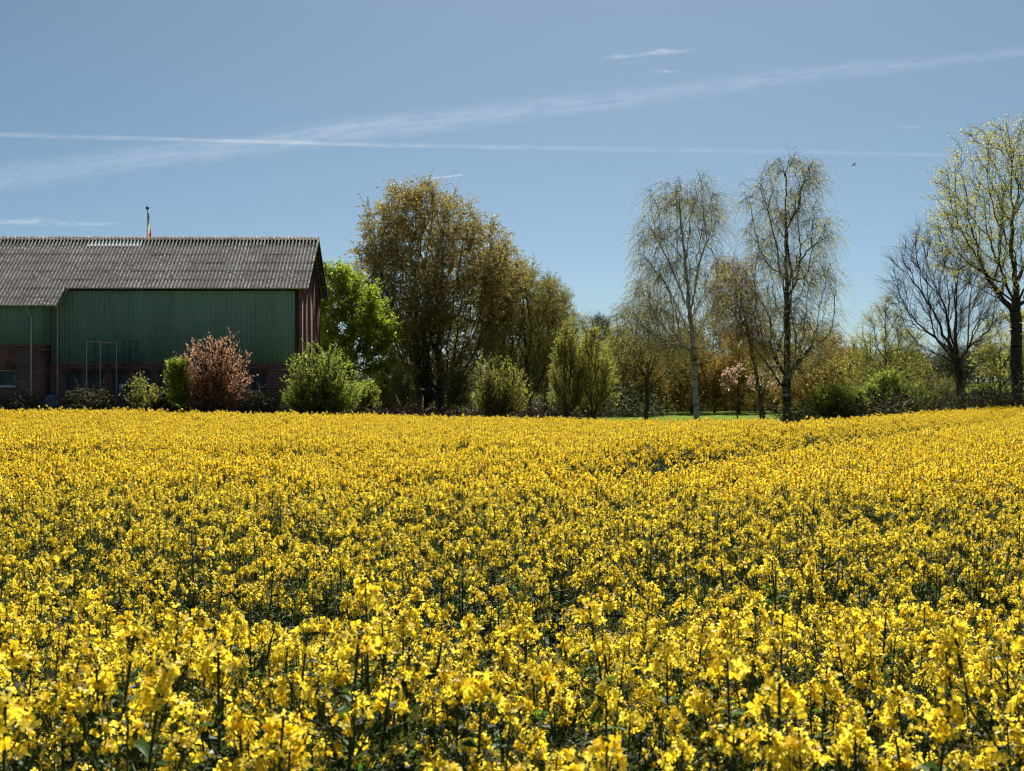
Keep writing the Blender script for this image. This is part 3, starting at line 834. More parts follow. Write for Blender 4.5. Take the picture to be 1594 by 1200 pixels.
tree("poplar_tree", "grey-green slender tree peeping out above the olive tree shoulder", "tree", 850, 104,
     [(434, 842, 862), (448, 832, 876), (480, 826, 892), (520, 825, 900), (560, 830, 900)],
     base_r=0.2, n=420, leader=0.9, twigs=9, tl=0.8, tdir=0.4, lpt=10, ls=0.115, lm=L_grey, seed=15, holes=0.2)
tree("alder_tree", "low brown bushy tree behind the pair of pale lime birches", "tree", 885, 108,
     [(478, 874, 896), (500, 862, 915), (540, 855, 925), (600, 860, 930)],
     base_r=0.16, n=260, leader=0.9, twigs=8, tl=0.9, tdir=0.2, lpt=6, ls=0.11, lm=L_olive, seed=16, holes=0.2)
tree("alder_tree", "dense olive brown tree filling in behind the big birch shoulder", "tree", 775, 102,
     [(418, 765, 800), (440, 745, 830), (480, 735, 850), (530, 735, 860), (580, 740, 860), (615, 750, 850)],
     base_r=0.25, n=650, leader=0.8, bf=0.3, twigs=9, tl=1.0, tdir=0.1, lpt=11, ls=0.11, lm=L_olive, seed=17, holes=0.2, shell=0.5)
for k, (p, env, yy_, lab) in enumerate((
        (883, [(498, 882, 887), (515, 874, 896), (540, 866, 905), (580, 858, 908), (620, 855, 908), (636, 858, 905)], 84, "slim conical pale lime young birch, the smaller of the pair in mid field edge"),
        (921, [(503, 918, 925), (520, 908, 936), (550, 895, 950), (590, 888, 960), (625, 888, 962), (640, 895, 950)], 85, "broad conical pale lime young birch with a dark stem, bigger of the pair"))):
    tree("young_birch", lab, "tree", p, yy_, env, base_r=0.10, n=330, leader=0.95, bf=0.5, upw=0.45, twigs=9, tl=0.6, tdir=0.6, lpt=8, ls=0.085, lm=L_lime, seed=20 + k, holes=0.05, group="pale young birches", sides=5)
tree("lime_shrub", "rounded pale lime multi-stemmed shrub in front of the dark trunks", "shrub", 775, 78,
     [(545, 760, 775), (556, 745, 795), (575, 735, 812), (600, 730, 822), (625, 735, 825), (640, 745, 815)],
     base_r=0.07, n=330, stems=7, twigs=9, tl=0.5, tdir=0.6, lpt=8, ls=0.08, lm=L_lime, seed=24, holes=0.1, upw=0.4, bf=0.7)
# the two tall birches
tree("silver_birch", "tall airy birch with a white trunk standing at the field edge", "tree", 1085, 88,
     [(262, 1078, 1096), (276, 1060, 1102), (284, 1012, 1104), (305, 1004, 1124), (350, 992, 1130), (400, 990, 1128), (440, 998, 1128), (480, 968, 1130), (520, 975, 1126), (545, 1010, 1120)],
     base_r=0.22, n=760, leader=0.96, twigs=8, tl=1.9, tdir=-0.25, tdroop=0.5, tseg=4, tw=0.0065, lpt=8, ls=0.075, lm=L_birch, seed=31, holes=0.5, depth=0.7, shell=0.6, **BR)
BR2 = dict(BR); BR2['bark'] = 'birch_dark'
tree("silver_birch", "tallest airy birch with a thick black-based trunk and drooping twigs", "tree", 1225, 90,
     [(236, 1215, 1254), (246, 1188, 1272), (272, 1172, 1284), (292, 1150, 1290), (320, 1146, 1296), (370, 1160, 1296), (400, 1125, 1304), (450, 1118, 1304), (490, 1135, 1308), (540, 1150, 1306), (575, 1175, 1296)],
     base_r=0.34, n=1000, leader=0.94, twigs=7.5, tl=2.0, tdir=-0.25, tdroop=0.5, tseg=4, tw=0.0065, lpt=8, ls=0.08, lm=L_birch, seed=32, holes=0.5, depth=0.7, shell=0.6, **BR2)
tree("leaning_birch", "rust-leaved leaning birch filling the gap between the two tall birches", "tree", 1190, 92.5,
     [(400, 1125, 1160), (420, 1112, 1168), (450, 1105, 1175), (490, 1110, 1190), (530, 1130, 1200)],
     base_r=0.14, n=320, leader=0.8, twigs=9, tl=1.2, tdir=-0.1, tdroop=0.4, tseg=3, lpt=7, ls=0.09, lm=L_rust, seed=33, holes=0.3, bf=0.4, bark='bark')
tree("weeping_birch", "low grey-brown weeping tree with drooping twigs beside the white-trunked birch", "tree", 1006, 93,
     [(432, 985, 1010), (450, 968, 1035), (480, 955, 1060), (520, 948, 1075), (560, 950, 1075), (590, 965, 1060)],
     base_r=0.17, n=420, leader=0.85, twigs=9, tl=1.3, tdir=-0.1, tdroop=0.4, tseg=3, lpt=5, ls=0.085, lm=L_olive, seed=34, holes=0.15, bf=0.4, bark='bark')
# golden young trees behind the birches
gold = [(962, 118, 500, 44, L_lime, "pale lime young tree at the edge of the golden row"), (1000, 116, 520, 40, L_gold, "golden-leaved young tree behind the low weeping tree"),
        (1038, 121, 505, 44, L_olive, "olive young tree behind the golden row, near the white trunk"), (1078, 118, 500, 42, L_gold, "golden-leaved young tree straight behind the white birch trunk"),
        (1112, 124, 478, 44, L_dark, "dark-leaved tree between the two birches, rear row"), (1150, 118, 505, 46, L_gold, "golden-leaved young tree behind the magnolia"),
        (1208, 122, 512, 46, L_olive, "olive young tree behind the black-based birch trunk"), (1255, 112, 498, 50, L_gold, "bright golden tree just past the black-based birch"),
        (1292, 116, 508, 44, L_gold, "golden-bronze tree at the end of the golden row"), (1175, 128, 495, 44, L_olive, "olive tree in the rear row by the leaning birch"),
        (985, 128, 500, 48, L_olive, "olive tree in the rear row by the meadow start"), (1060, 130, 520, 50, L_olive, "broad olive tree in the rear row by the white birch")]
for k, (p, Y, top, hw, lm, lab) in enumerate(gold):
    h = 640 - top
    tree("young_tree", lab, "tree", p, Y, [(top, p - 6, p + 6), (top + h * 0.2, p - hw * 0.6, p + hw * 0.6), (top + h * 0.5, p - hw, p + hw), (top + h * 0.8, p - hw, p + hw), (632, p - hw * 0.8, p + hw * 0.8)],
         base_r=0.13, n=300, leader=0.9, twigs=10, tl=0.9, tdir=0.1, tdroop=0.15, lpt=10, ls=0.115, lm=lm, seed=40 + k, holes=0.1, group="young trees beyond the meadow", sides=5)
tree("magnolia_tree", "small magnolia with pink blossoms under the tall birches", "tree", 1183, 97,
     [(556, 1180, 1212), (570, 1170, 1218), (590, 1160, 1220), (610, 1170, 1205)],
     base_r=0.10, n=90, leader=0.7, twigs=5, tl=0.5, tdir=0.5, lpt=2.5, ls=0.16, lm=L_magn, seed=60, holes=0.3, sides=5)
tree("magnolia_tree", "low pale pink magnolia spray in the gap between the two birch trunks", "tree", 1150, 96,
     [(572, 1140, 1150), (582, 1126, 1148), (600, 1124, 1140)],
     base_r=0.06, n=40, leader=0.5, twigs=6, tl=0.4, tdir=0.5, lpt=5, ls=0.16, lm=L_magn, seed=61, sides=5)
# right hand trees
OAK = dict(bf=0.3, turn=0.6, upw=0.3, tm='twig')
tree("bare_tree", "bare wide-branching tree with a straight dark trunk near the green hill", "tree", 1500, 86,
     [(352, 1430, 1465), (370, 1405, 1500), (400, 1385, 1530), (430, 1372, 1560), (470, 1372, 1572), (500, 1385, 1572), (530, 1410, 1560), (560, 1440, 1545)],
     base_r=0.30, n=600, leader=0.42, twigs=9, tl=1.3, tdir=0.5, tw=0.007, lpt=0.35, ls=0.06, lm=L_olive, seed=71, bark='bark', depth=0.8, tip=0.011, **OAK)
tree("lime_tree", "tall spreading tree with yellow-green new leaves, cut by the picture edge", "tree", 1583, 82,
     [(184, 1572, 1640), (196, 1512, 1670), (222, 1488, 1690), (255, 1470, 1700), (300, 1452, 1712), (345, 1444, 1715), (395, 1436, 1705), (425, 1470, 1690), (470, 1540, 1660)],
     base_r=0.36, n=1000, leader=0.5, twigs=8, tl=1.1, tdir=0.0, tw=0.006, lpt=5, ls=0.11, lm=L_yel, seed=72, bark='bark', depth=0.85, tip=0.012, **OAK)
tree("young_tree", "rounded yellow-green young tree between the bare tree and the golden row", "tree", 1378, 98,
     [(466, 1370, 1390), (490, 1345, 1415), (530, 1325, 1435), (570, 1315, 1440), (600, 1325, 1430)],
     base_r=0.16, n=420, leader=0.9, twigs=8, tl=0.8, tdir=0.4, lpt=5, ls=0.10, lm=L_lime, seed=73, holes=0.2)
tree("young_tree", "thin-stemmed yellow-leaved tree beneath the tall spreading tree", "tree", 1557, 95,
     [(490, 1535, 1580), (520, 1520, 1600), (560, 1515, 1605), (590, 1530, 1600)],
     base_r=0.10, n=260, leader=0.85, twigs=8, tl=0.7, tdir=0.2, lpt=5, ls=0.11, lm=L_yel, seed=74, holes=0.3)
tree("young_tree", "pale-leaved small tree at the very border, past the tall spreading tree", "tree", 1612, 92,
     [(480, 1590, 1640), (520, 1575, 1650), (580, 1580, 1650)], base_r=0.10, n=200, leader=0.85, twigs=8, tl=0.7, lpt=6, ls=0.11, lm=L_yel, seed=75, holes=0.2)
tree("willow_shrub", "brown twiggy rounded willow shrub behind the bare tree", "shrub", 1458, 105,
     [(592, 1440, 1480), (600, 1420, 1498), (618, 1410, 1500), (630, 1412, 1500)], base_r=0.06, n=200, stems=9, twigs=9, tl=0.8, tdir=0.9, lpt=4, ls=0.09, lm=L_olive, seed=76, upw=0.4)
bush = [(1300, 83, [(600, 1282, 1318), (612, 1262, 1342), (630, 1256, 1350), (645, 1258, 1350)], L_bush, "dense green bush at the foot of the golden trees", 300),
        (1385, 84, [(578, 1375, 1395), (596, 1355, 1412), (612, 1340, 1425), (632, 1335, 1430)], L_bush, "fresh green bush with upright sprays beside the dense low one", 300),
        (1435, 86, [(600, 1425, 1450), (612, 1415, 1462), (630, 1410, 1470)], L_bush, "low fresh green bush next to the bare tree", 180),
        (1345, 86, [(604, 1330, 1360), (616, 1322, 1370), (636, 1320, 1372)], L_mid, "low dark bush between the two fresh green bushes", 160),
        (1530, 84, [(606, 1515, 1545), (616, 1505, 1560), (628, 1500, 1565)], L_olive, "low olive bush at the foot of the bare tree", 150)]
for k, (p, Y, env, lm, lab, n) in enumerate(bush):
    tree("bush", lab, "bush", p, Y, env, base_r=0.05, n=n, stems=8, twigs=10, tl=0.5, tdir=0.5, lpt=8, ls=0.10, lm=lm, seed=80 + k, group="bushes along the field edge", upw=0.35, bf=0.6, holes=0.35)
# saplings between the barn tree and the big birch
for k, (p, Y, top, lab, lm) in enumerate(((604, 86, 548, "thin sapling with bronze leaves in front of the shed", L_gold), (626, 84, 556, "slender yellow-green sapling between shed and mossy trunks", L_lime), (642, 95, 520, "tall thin sapling with pale leaves behind the mossy trunks", L_lime), (712, 88, 575, "thin sapling beside the big birch trunk", L_olive), (614, 97, 500, "tall olive sapling behind the shed roof", L_olive))):
    tree("sapling", lab, "tree", p, Y, [(top, p - 4, p + 4), (top + 20, p - 14, p + 14), (610, p - 18, p + 18), (632, p - 16, p + 16)], base_r=0.05, n=140, leader=0.95, twigs=9, tl=0.6, tdir=0.3, lpt=6, ls=0.09, lm=lm, seed=90 + k, group="saplings near the shed", sides=5, holes=0.2)
# shrubs at the barn
tree("pink_shrub", "rounded shrub with pinkish bronze young leaves before the green barn wall", "shrub", 335, 64.2,
     [(519, 318, 345), (528, 298, 368), (550, 286, 382), (575, 278, 390), (600, 280, 388), (622, 290, 380), (638, 302, 368)],
     base_r=0.07, n=420, stems=9, twigs=9, tl=0.5, tdir=0.7, lpt=8, ls=0.085, lm=L_pink, tm='twig_red', seed=101, upw=0.45, bf=0.7)
tree("bush", "yellow-green narrow bush growing into the pink shrub's side", "bush", 286, 63.6,
     [(560, 272, 284), (572, 265, 290), (585, 262, 292), (610, 265, 294), (632, 272, 295)], base_r=0.05, n=150, stems=5, twigs=9, tl=0.45, tdir=0.6, lpt=8, ls=0.09, lm=L_bush, seed=102, upw=0.4)
tree("bush", "large rounded green bush with upright shoots below the barn gable", "bush", 500, 65.2,
     [(538, 478, 515), (548, 460, 535), (570, 446, 550), (595, 438, 560), (620, 440, 562), (640, 450, 550)],
     base_r=0.08, n=520, stems=10, twigs=9, tl=0.55, tdir=0.75, lpt=9, ls=0.085, lm=L_bush, seed=103, upw=0.45, bf=0.7)
tree("bush", "small bush with pale leaves squeezed between the big green bush and the shed", "bush", 568, 74,
     [(596, 560, 580), (610, 552, 588), (632, 550, 590)], base_r=0.04, n=120, stems=5, twigs=8, tl=0.4, tdir=0.5, lpt=7, ls=0.085, lm=L_bush, seed=104, upw=0.4)
tree("sapling", "spiky yellow-green sapling in front of the scaffold foot", "tree", 222, 64.0,
     [(586, 214, 219), (600, 206, 232), (612, 196, 246), (622, 190, 250), (636, 196, 242)], base_r=0.035, n=70, stems=4, twigs=7, tl=0.55, tdir=0.8, lpt=5, ls=0.085, lm=L_lime, seed=105, upw=0.4)
for k, (x0, x1, top, lab) in enumerate(((96, 182, 604, "arching bramble bush with pale leaf tips under the scaffold"), (240, 290, 606, "dark bramble bush between scaffold and pink shrub"), (376, 440, 610, "dark bramble bush between the pink shrub and the big green bush"), (-15, 70, 616, "dark bramble bush along the brick bay"))):
    c = (x0 + x1) / 2
    tree("bramble_bush", lab, "bush", c, 64.8, [(top, c - 18, c + 18), (top + 10, x0 + 6, x1 - 6), (top + 24, x0, x1), (642, x0, x1)], base_r=0.03, n=150, stems=12, twigs=10, tl=0.8, tdir=0.3, tdroop=0.35, tseg=4, lpt=4, ls=0.06,
         lm=L_olive if k == 0 else L_dark, seed=110 + k, group="brambles at the foot of the barn", zbase=-0.05)

# climbers on the brickwork
def climber(label, cx_, Y, spots, seed):
    rg = np.random.default_rng(seed); root = empty("climbing_plant", (wx(cx_, Y), Y, 0)); tag(root, label, "climbing plant")
    b = MB(); lb = MB()
    for (x0, y0, x1, y1, n) in spots:
        a = np.array([wx(x0, Y) - root.location.x, 0, wz(y0, Y)]); c = np.array([wx(x1, Y) - root.location.x, 0, wz(y1, Y)])
        N = 8; u = np.linspace(0, 1, N)[:, None]; p = a + (c - a) * u + rg.normal(size=(N, 3)) * [0.1, 0.01, 0.08]; p[:, 1] = -0.03 - rg.uniform(0, 0.03, N)
        tubes(b, p[:-1], p[1:], np.full(N - 1, 0.008), np.full(N - 1, 0.007), 3)
        q = p[rg.integers(0, N, n)] + rg.normal(size=(n, 3)) * [0.13, 0.02, 0.13]; q[:, 1] = -0.07 - rg.uniform(0, 0.12, n)
        leaves(lb, q, 0.12, rg, 0)
    b.build("stem", M['twig'], root); lb.build("foliage", L_yel, root)
climber("sparse climber with yellow leaves on the brick bay wall", 40, 70 + EY, [(18, 600, 18, 545, 26), (30, 605, 36, 565, 30), (36, 570, 44, 548, 14), (40, 600, 50, 550, 22), (56, 590, 55, 548, 16), (62, 570, 62, 545, 8)], 201)
climber("sparse climber with yellow leaves beside the tall downpipe", 103, 70, [(93, 612, 98, 575, 30), (98, 605, 104, 580, 22), (92, 590, 92, 535, 8), (100, 580, 116, 555, 14), (110, 600, 115, 580, 8), (102, 510, 103, 500, 3), (115, 530, 117, 545, 4)], 202)

# undergrowth along the far edge: reads as one mass
def undergrowth(name, label, xr_, yfun, n, h, lm, tm, seed, lpt=3, ls=0.08, wd=2.0):
    rg = np.random.default_rng(seed); x = rg.uniform(*xr_, n); y = yfun(x) + rg.uniform(0, wd, n)
    st = np.stack([x, y, gz(x, y)], -1); d = unit(rg.normal(size=(n, 3)) * 0.7 + [0, 0, 1.0]); b = MB(); pts = [st]
    hh = h * rg.uniform(0.4, 1.2, n)[:, None] * (0.75 + 0.25 * np.sin(x * 1.3) * np.sin(x * 0.47 + 1))[:, None]
    for k in range(3):
        d = unit(d + [0, 0, -0.3] + rg.normal(size=(n, 3)) * 0.25); pts.append(pts[-1] + d * hh / 2.4)
    for k in range(3): ribbons(b, pts[k], pts[k + 1], np.full(n, 0.011), np.full(n, 0.008), rg)
    nl = int(n * lpt); a = rg.integers(0, n, nl); u = rg.uniform(0.3, 3, nl); ki = np.minimum(u.astype(int), 2); fr = (u - ki)[:, None]
    PT = np.stack(pts, 0); leaves(b, PT[ki, a] * (1 - fr) + PT[ki + 1, a] * fr, ls, rg, 1)
    o = b.build(name, [M[tm], lm]); tag(o, label, "undergrowth", kind='stuff'); return o
undergrowth("undergrowth", "purplish brown bare bramble tangle below the big birch", (-10, 6.5), lambda x: field_edge(x) + 2.5, 7500, 2.3, L_olive, 'twig_red', 301, lpt=1.2, wd=5)
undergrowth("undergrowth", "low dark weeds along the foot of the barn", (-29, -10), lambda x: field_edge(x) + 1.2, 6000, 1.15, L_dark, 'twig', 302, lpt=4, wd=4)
undergrowth("undergrowth", "low green hedge bank weeds under the bare tree", (19, 38), lambda x: field_edge(x) + 4, 15000, 3.3, L_bush, 'twig', 303, lpt=5, wd=7)
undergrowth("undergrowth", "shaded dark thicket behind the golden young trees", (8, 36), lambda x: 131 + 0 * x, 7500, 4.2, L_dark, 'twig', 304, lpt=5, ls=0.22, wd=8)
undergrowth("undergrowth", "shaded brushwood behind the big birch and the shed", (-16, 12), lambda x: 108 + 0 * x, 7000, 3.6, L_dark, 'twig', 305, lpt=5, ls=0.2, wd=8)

# distant woods
far = [(1318, 1420, 150, 548, L_olive), (1400, 1500, 185, 538, L_dark), (1480, 1600, 190, 530, L_dark), (1560, 1680, 180, 520, L_olive)]
def far_wood(name, label, x0, x1, Y, top, lm, n, seed, rough=14):
    rg = np.random.default_rng(seed); b = MB()
    cnt = max(6, int((x1 - x0) / 9)); cxs = rg.uniform(x0, x1, cnt)
    for c in cxs:
        yy_ = Y + rg.uniform(-12, 12); X = wx(c, yy_); zb = float(gz(X, yy_)); tp = wz(top + rg.uniform(-rough, rough), yy_); H = tp - zb
        if H < 1: continue
        rw = H * rg.uniform(0.4, 0.6)
        m = n // cnt; a = rg.normal(size=(m, 3)); a = unit(a) * rg.uniform(0.2, 1, (m, 1)) ** 0.5
        P = np.stack([X + a[:, 0] * rw, yy_ + a[:, 1] * rw, zb + H * 0.48 + a[:, 2] * H * 0.52], -1)
        base = np.array([X, yy_, zb]); K = 14
        tubes(b, base[None], np.array([[X, yy_, zb + H * 0.5]]), np.array([0.2]), np.array([0.1]), 4, 0)
        q = P[rg.integers(0, m, 60)]; s_ = np.stack([np.full(60, X), np.full(60, yy_), zb + rg.uniform(0.2, 0.5, 60) * H], -1)
        tubes(b, s_, q, np.full(60, 0.07), np.full(60, 0.02), 3, 0)
        s2 = P[rg.integers(0, m, 500)]; ribbons(b, s2, s2 + unit(rg.normal(size=(500, 3)) + [0, 0, 1.2]) * 1.3, np.full(500, 0.025), np.full(500, 0.01), rg)
        leaves(b, P, 0.30, rg, 1)
    o = b.build(name, [M['twig'], lm]); tag(o, label, "woodland", kind='stuff'); return o
far_wood("distant_woods", "hazy far-off wood seen in the gap beside the pale birches", 780, 1010, 330, 528, L_grey, 16000, 401)
far_wood("distant_woods", "brown wood on the hill behind the yellow-green young tree", 1300, 1440, 190, 546, L_olive, 20000, 402)
far_wood("distant_woods", "dark wood on the hill behind the bare tree", 1420, 1640, 230, 545, L_dark, 26000, 403)
far_wood("distant_woods", "far wood closing the view behind the golden trees", 930, 1330, 240, 548, L_olive, 32000, 404)
far_wood("distant_woods", "far wood closing the view behind the barn and big birch", -80, 820, 260, 560, L_olive, 32000, 405)
tree("bare_tree", "hazy bare roundish tree far off in the gap beside the pale birches", "tree", 930, 210,
     [(494, 922, 940), (505, 908, 950), (530, 902, 956), (560, 906, 952)], base_r=0.3, n=420, leader=0.5, twigs=9, tl=1.6, tdir=0.5, tw=0.02, lpt=2, ls=0.14, lm=L_grey, seed=410, **OAK)

# ------------------------------------------------------------------ rapeseed
def petal_mat():
    t = NT("rape_petal"); at = t.node("Attribute", attribute_name="tint").outputs["Fac"]
    oi = t.node("ObjectInfo").outputs["Random"]
    col = t.ramp(at, [(0.0, (0.89, 0.585, 0.016)), (0.3, (0.94, 0.72, 0.034)), (1.0, (0.945, 0.79, 0.08))])
    p = t.n.new("ShaderNodeBsdfPrincipled"); t.link(col, p.inputs["Base Color"]); p.inputs["Roughness"].default_value = 0.5; p.inputs["Specular IOR Level"].default_value = 0.3
    tr = t.n.new("ShaderNodeBsdfTranslucent"); t.link(col, tr.inputs[0])
    mx = t.n.new("ShaderNodeMixShader"); mx.inputs[0].default_value = 0.58
    t.link(p.outputs[0], mx.inputs[1]); t.link(tr.outputs[0], mx.inputs[2]); t.link(mx.outputs[0], t.out.inputs[0]); return t.m
M['petal'] = petal_mat()
M['rape_stem'] = leaf_mat("rape_stem", (0.035, 0.055, 0.018), (0.06, 0.085, 0.028), None, 0.15, 0.6, 0.2)
M['rape_leaf'] = leaf_mat("rape_leaf", (0.02, 0.036, 0.012), (0.04, 0.068, 0.018), (0.06, 0.14, 0.02), 0.45, 0.55, 0.22)
M['rape_bud'] = leaf_mat("rape_bud", (0.06, 0.075, 0.015), (0.11, 0.12, 0.02), (0.22, 0.17, 0.02), 0.3)
RM = [M['rape_stem'], M['rape_leaf'], M['rape_bud'], M['petal']]

def flower_head(b, o, ax, rg, nf, det, size=1.0):
    """raceme with its tip at o pointing along ax"""
    ax = unit(np.array(ax)); o = np.array(o)
    L = rg.uniform(0.035, 0.075) * size
    s0 = o - ax * (L + 0.07)
    tubes(b, s0[None], o[None], np.array([0.0028]), np.array([0.0016]), 3, 0)
    # buds
    nb = 14 if det == 2 else 4
    bp = o + ax * 0.006 + rg.normal(size=(nb, 3)) * 0.0088 * size
    for k in range(1):
        d = unit(rg.normal(size=(nb, 3)) * 0.5 + ax); e = unit(np.cross(d, rg.normal(size=(nb, 3)))); g = np.cross(d, e)
        s = (0.0034 if det == 2 else 0.0065) * size
        v = np.stack([bp - d * s * 1.2, bp + e * s, bp + g * s, bp - e * s, bp - g * s, bp + d * s * 1.5], 1).reshape(-1, 3)
        f = np.array([(0, 2, 1), (0, 3, 2), (0, 4, 3), (0, 1, 4), (5, 1, 2), (5, 2, 3), (5, 3, 4), (5, 4, 1)])
        b.add(v, (f[None] + np.arange(nb)[:, None, None] * 6).reshape(-1, 3), 2, np.repeat(rg.uniform(0, 1, nb), 8))
    u = rg.uniform(0, 1, nf) ** 0.8
    c = o - ax * (u * L + 0.004)[:, None]
    ph = rg.uniform(0, 2 * np.pi, nf)
    e1 = unit(np.cross(ax, [0.3, 0.9, 0.1])); e2 = np.cross(ax, e1)
    rad = e1 * np.cos(ph)[:, None] + e2 * np.sin(ph)[:, None]
    up = 0.9 - 0.9 * u
    pd = unit(rad + ax * up[:, None])
    pl = (0.015 + 0.021 * u)[:, None] * size * rg.uniform(0.8, 1.2, (nf, 1))
    tip = c + pd * pl
    if det == 2: tubes(b, c, tip, np.full(nf, 0.0009), np.full(nf, 0.0008), 3, 0)
    n = unit(pd + rg.normal(size=(nf, 3)) * 0.45 + [0, 0, 0.15])
    a = unit(np.cross(n, rg.normal(size=(nf, 3)))); cc = np.cross(n, a)
    s = 0.0128 * size * rg.uniform(0.75, 1.15, nf)[:, None]
    tint = rg.uniform(0, 1, nf)
    if det == 2:
        for q, (x, y) in enumerate(((a, cc), (cc, -a), (-a, -cc), (-cc, a))):
            lift = n * s * rg.uniform(-0.15, 0.55, (nf, 1))
            v = np.stack([tip, tip + x * s * 0.62 + y * s * 0.42 + lift * 0.6, tip + x * s * 1.08 + lift, tip + x * s * 0.62 - y * s * 0.42 + lift * 0.6], 1)
            b.add(v.reshape(-1, 3), np.arange(nf * 4).reshape(nf, 4), 3, np.clip(tint + rg.uniform(-0.25, 0.25, nf), 0, 1))
    else:
        for x, y in ((a, cc), (cc, n)):
            k = 1.25
            v = np.stack([tip - x * s * k, tip - y * s * k * 0.7, tip + x * s * k, tip + y * s * k * 0.7], 1)
            b.add(v.reshape(-1, 3), np.arange(nf * 4).reshape(nf, 4), 3, tint)
    # pods below
    npd = 9 if det == 2 else 3
    u = rg.uniform(0.05, 1.0, npd); c = o - ax * (L + 0.06 * u)[:, None]; ph = rg.uniform(0, 6.28, npd)
    rad = e1 * np.cos(ph)[:, None] + e2 * np.sin(ph)[:, None]
    m1 = c + unit(rad + ax * 0.6) * 0.018; m2 = m1 + unit(rad * 0.5 + ax) * 0.03
    tubes(b, c, m1, np.full(npd, 0.0009), np.full(npd, 0.0009), 3, 0); tubes(b, m1, m2, np.full(npd, 0.0016), np.full(npd, 0.0008), 3, 0)

def rape_leaves(b, st, d, ln, rg):
    n = len(st); d = unit(d); sd = unit(np.cross(d, np.array([0, 0, 1.0]) + rg.normal(size=(n, 3)) * 0.5)); w = ln * 0.16
    p1 = st + d * (ln * 0.45)[:, None]; p2 = st + d * ln[:, None] - np.array([0, 0, 1.0]) * (ln * 0.35)[:, None]
    v = np.stack([st, p1 + sd * w[:, None] + [0, 0, 0.004], p2, p1 - sd * w[:, None] + [0, 0, 0.004], p1 - [0, 0, 0.006]], 1).reshape(-1, 3)
    f = np.array([(0, 4, 1), (1, 4, 2), (2, 4, 3), (3, 4, 0)])
    b.add(v, (f[None] + np.arange(n)[:, None, None] * 5).reshape(-1, 3), 1, np.repeat(rg.uniform(0, 1, n), 4))

def rape_plant(seed, det, big=1.0):
    """returns separate builders: stem, foliage, and one per flower head"""
    rg = np.random.default_rng(seed)
    H = rg.uniform(1.08, 1.26); lean = rg.normal(size=2) * 0.03
    K = 5; z = np.linspace(0, 1, K + 1); main = np.stack([lean[0] * z ** 2 + rg.normal(size=K + 1) * 0.006, lean[1] * z ** 2 + rg.normal(size=K + 1) * 0.006, H * z], -1); main[0, :2] = 0
    st = MB(); tubes(st, main[:-1], main[1:], np.linspace(0.008, 0.0035, K), np.linspace(0.0075, 0.003, K), 4 if det == 2 else 3, 0)
    heads = []; nbr = rg.integers(4, 7)
    tops = [(main[-1], main[-1] - main[-2], 1.1)]
    for k in range(nbr):
        h = rg.uniform(0.5, 0.86) * H; a = rg.uniform(0, 6.28); top = H * rg.uniform(0.70, 0.99); out = rg.uniform(0.06, 0.20)
        s = np.array([np.interp(h, main[:, 2], main[:, 0]), np.interp(h, main[:, 2], main[:, 1]), h])
        top = max(top, h + 0.12); e = s + [math.cos(a) * out, math.sin(a) * out, top - h]; m = (s + e) / 2 + [math.cos(a) * out * 0.25, math.sin(a) * out * 0.25, -0.02]
        tubes(st, np.array([s, m]), np.array([m, e]), np.array([0.0032, 0.0028]), np.array([0.0028, 0.0022]), 3, 0)
        tops.append((e, (e - m) + [0, 0, 0.05], rg.uniform(0.75, 1.0)))
    nbud = 9 if det == 2 else 4
    for k in range(nbud):
        h = rg.uniform(0.55, 0.8) * H; a = rg.uniform(0, 6.28); out = rg.uniform(0.06, 0.15); top = H * rg.uniform(0.68, 0.9)
        s = np.array([np.interp(h, main[:, 2], main[:, 0]), np.interp(h, main[:, 2], main[:, 1]), h]); e = s + [math.cos(a) * out, math.sin(a) * out, max(0.05, top - h)]
        tubes(st, s[None], e[None], np.array([0.0025]), np.array([0.0018]), 3, 0)
        nb = 16 if det == 2 else 5; bp = e + rg.normal(size=(nb, 3)) * [0.011, 0.011, 0.008]
        leaves(st, bp, 0.016 if det == 2 else 0.024, rg, 2, None, -0.6, 0.5)
    for (o, ax, sz) in tops:
        b = MB(); flower_head(b, o, ax, rg, int((21 if det == 2 else 12) * sz * (1.1 if big > 1 else 1)), det, (0.98 * sz if det == 2 else 1.15 * sz) * big); heads.append(b)
    lf = MB(); n = 26 if det == 2 else 10
    h = rg.uniform(0.40, 0.90, n) * H; a = rg.uniform(0, 6.28, n)
    sp = np.stack([np.interp(h, main[:, 2], main[:, 0]), np.interp(h, main[:, 2], main[:, 1]), h], -1)
    rape_leaves(lf, sp, np.stack([np.cos(a), np.sin(a), rg.uniform(0.2, 1.0, n)], -1), (0.145 - 0.105 * h / H) * rg.uniform(0.8, 1.4, n), rg)
    n = 14 if det == 2 else 6; h = rg.uniform(0.08, 0.5, n) * H; a = rg.uniform(0, 6.28, n); sp = np.stack([0 * h, 0 * h, h], -1)
    rape_leaves(lf, sp, np.stack([np.cos(a), np.sin(a), rg.uniform(0.1, 0.7, n)], -1), rg.uniform(0.10, 0.20, n), rg)
    return st, lf, heads

def joined(seed, det):
    st, lf, heads = rape_plant(seed, det); b = MB()
    for q in [st, lf] + heads:
        for v, f, m, t in zip(q.v, q.f, q.m, q.t): b.v.append(v); b.f.append(f + b.n); b.m.append(m); b.t.append(t)
        b.n += q.n
    return b
NV = 8
def proto(name, b):
    o = bpy.data.objects.new(name, b.mesh(name, RM)); return o
near_v = [proto("rapeseed_plant_near", joined(900 + k, 2)) for k in range(NV)]
mid_v = [proto("rapeseed_plant_mid", joined(950 + k, 1)) for k in range(NV)]

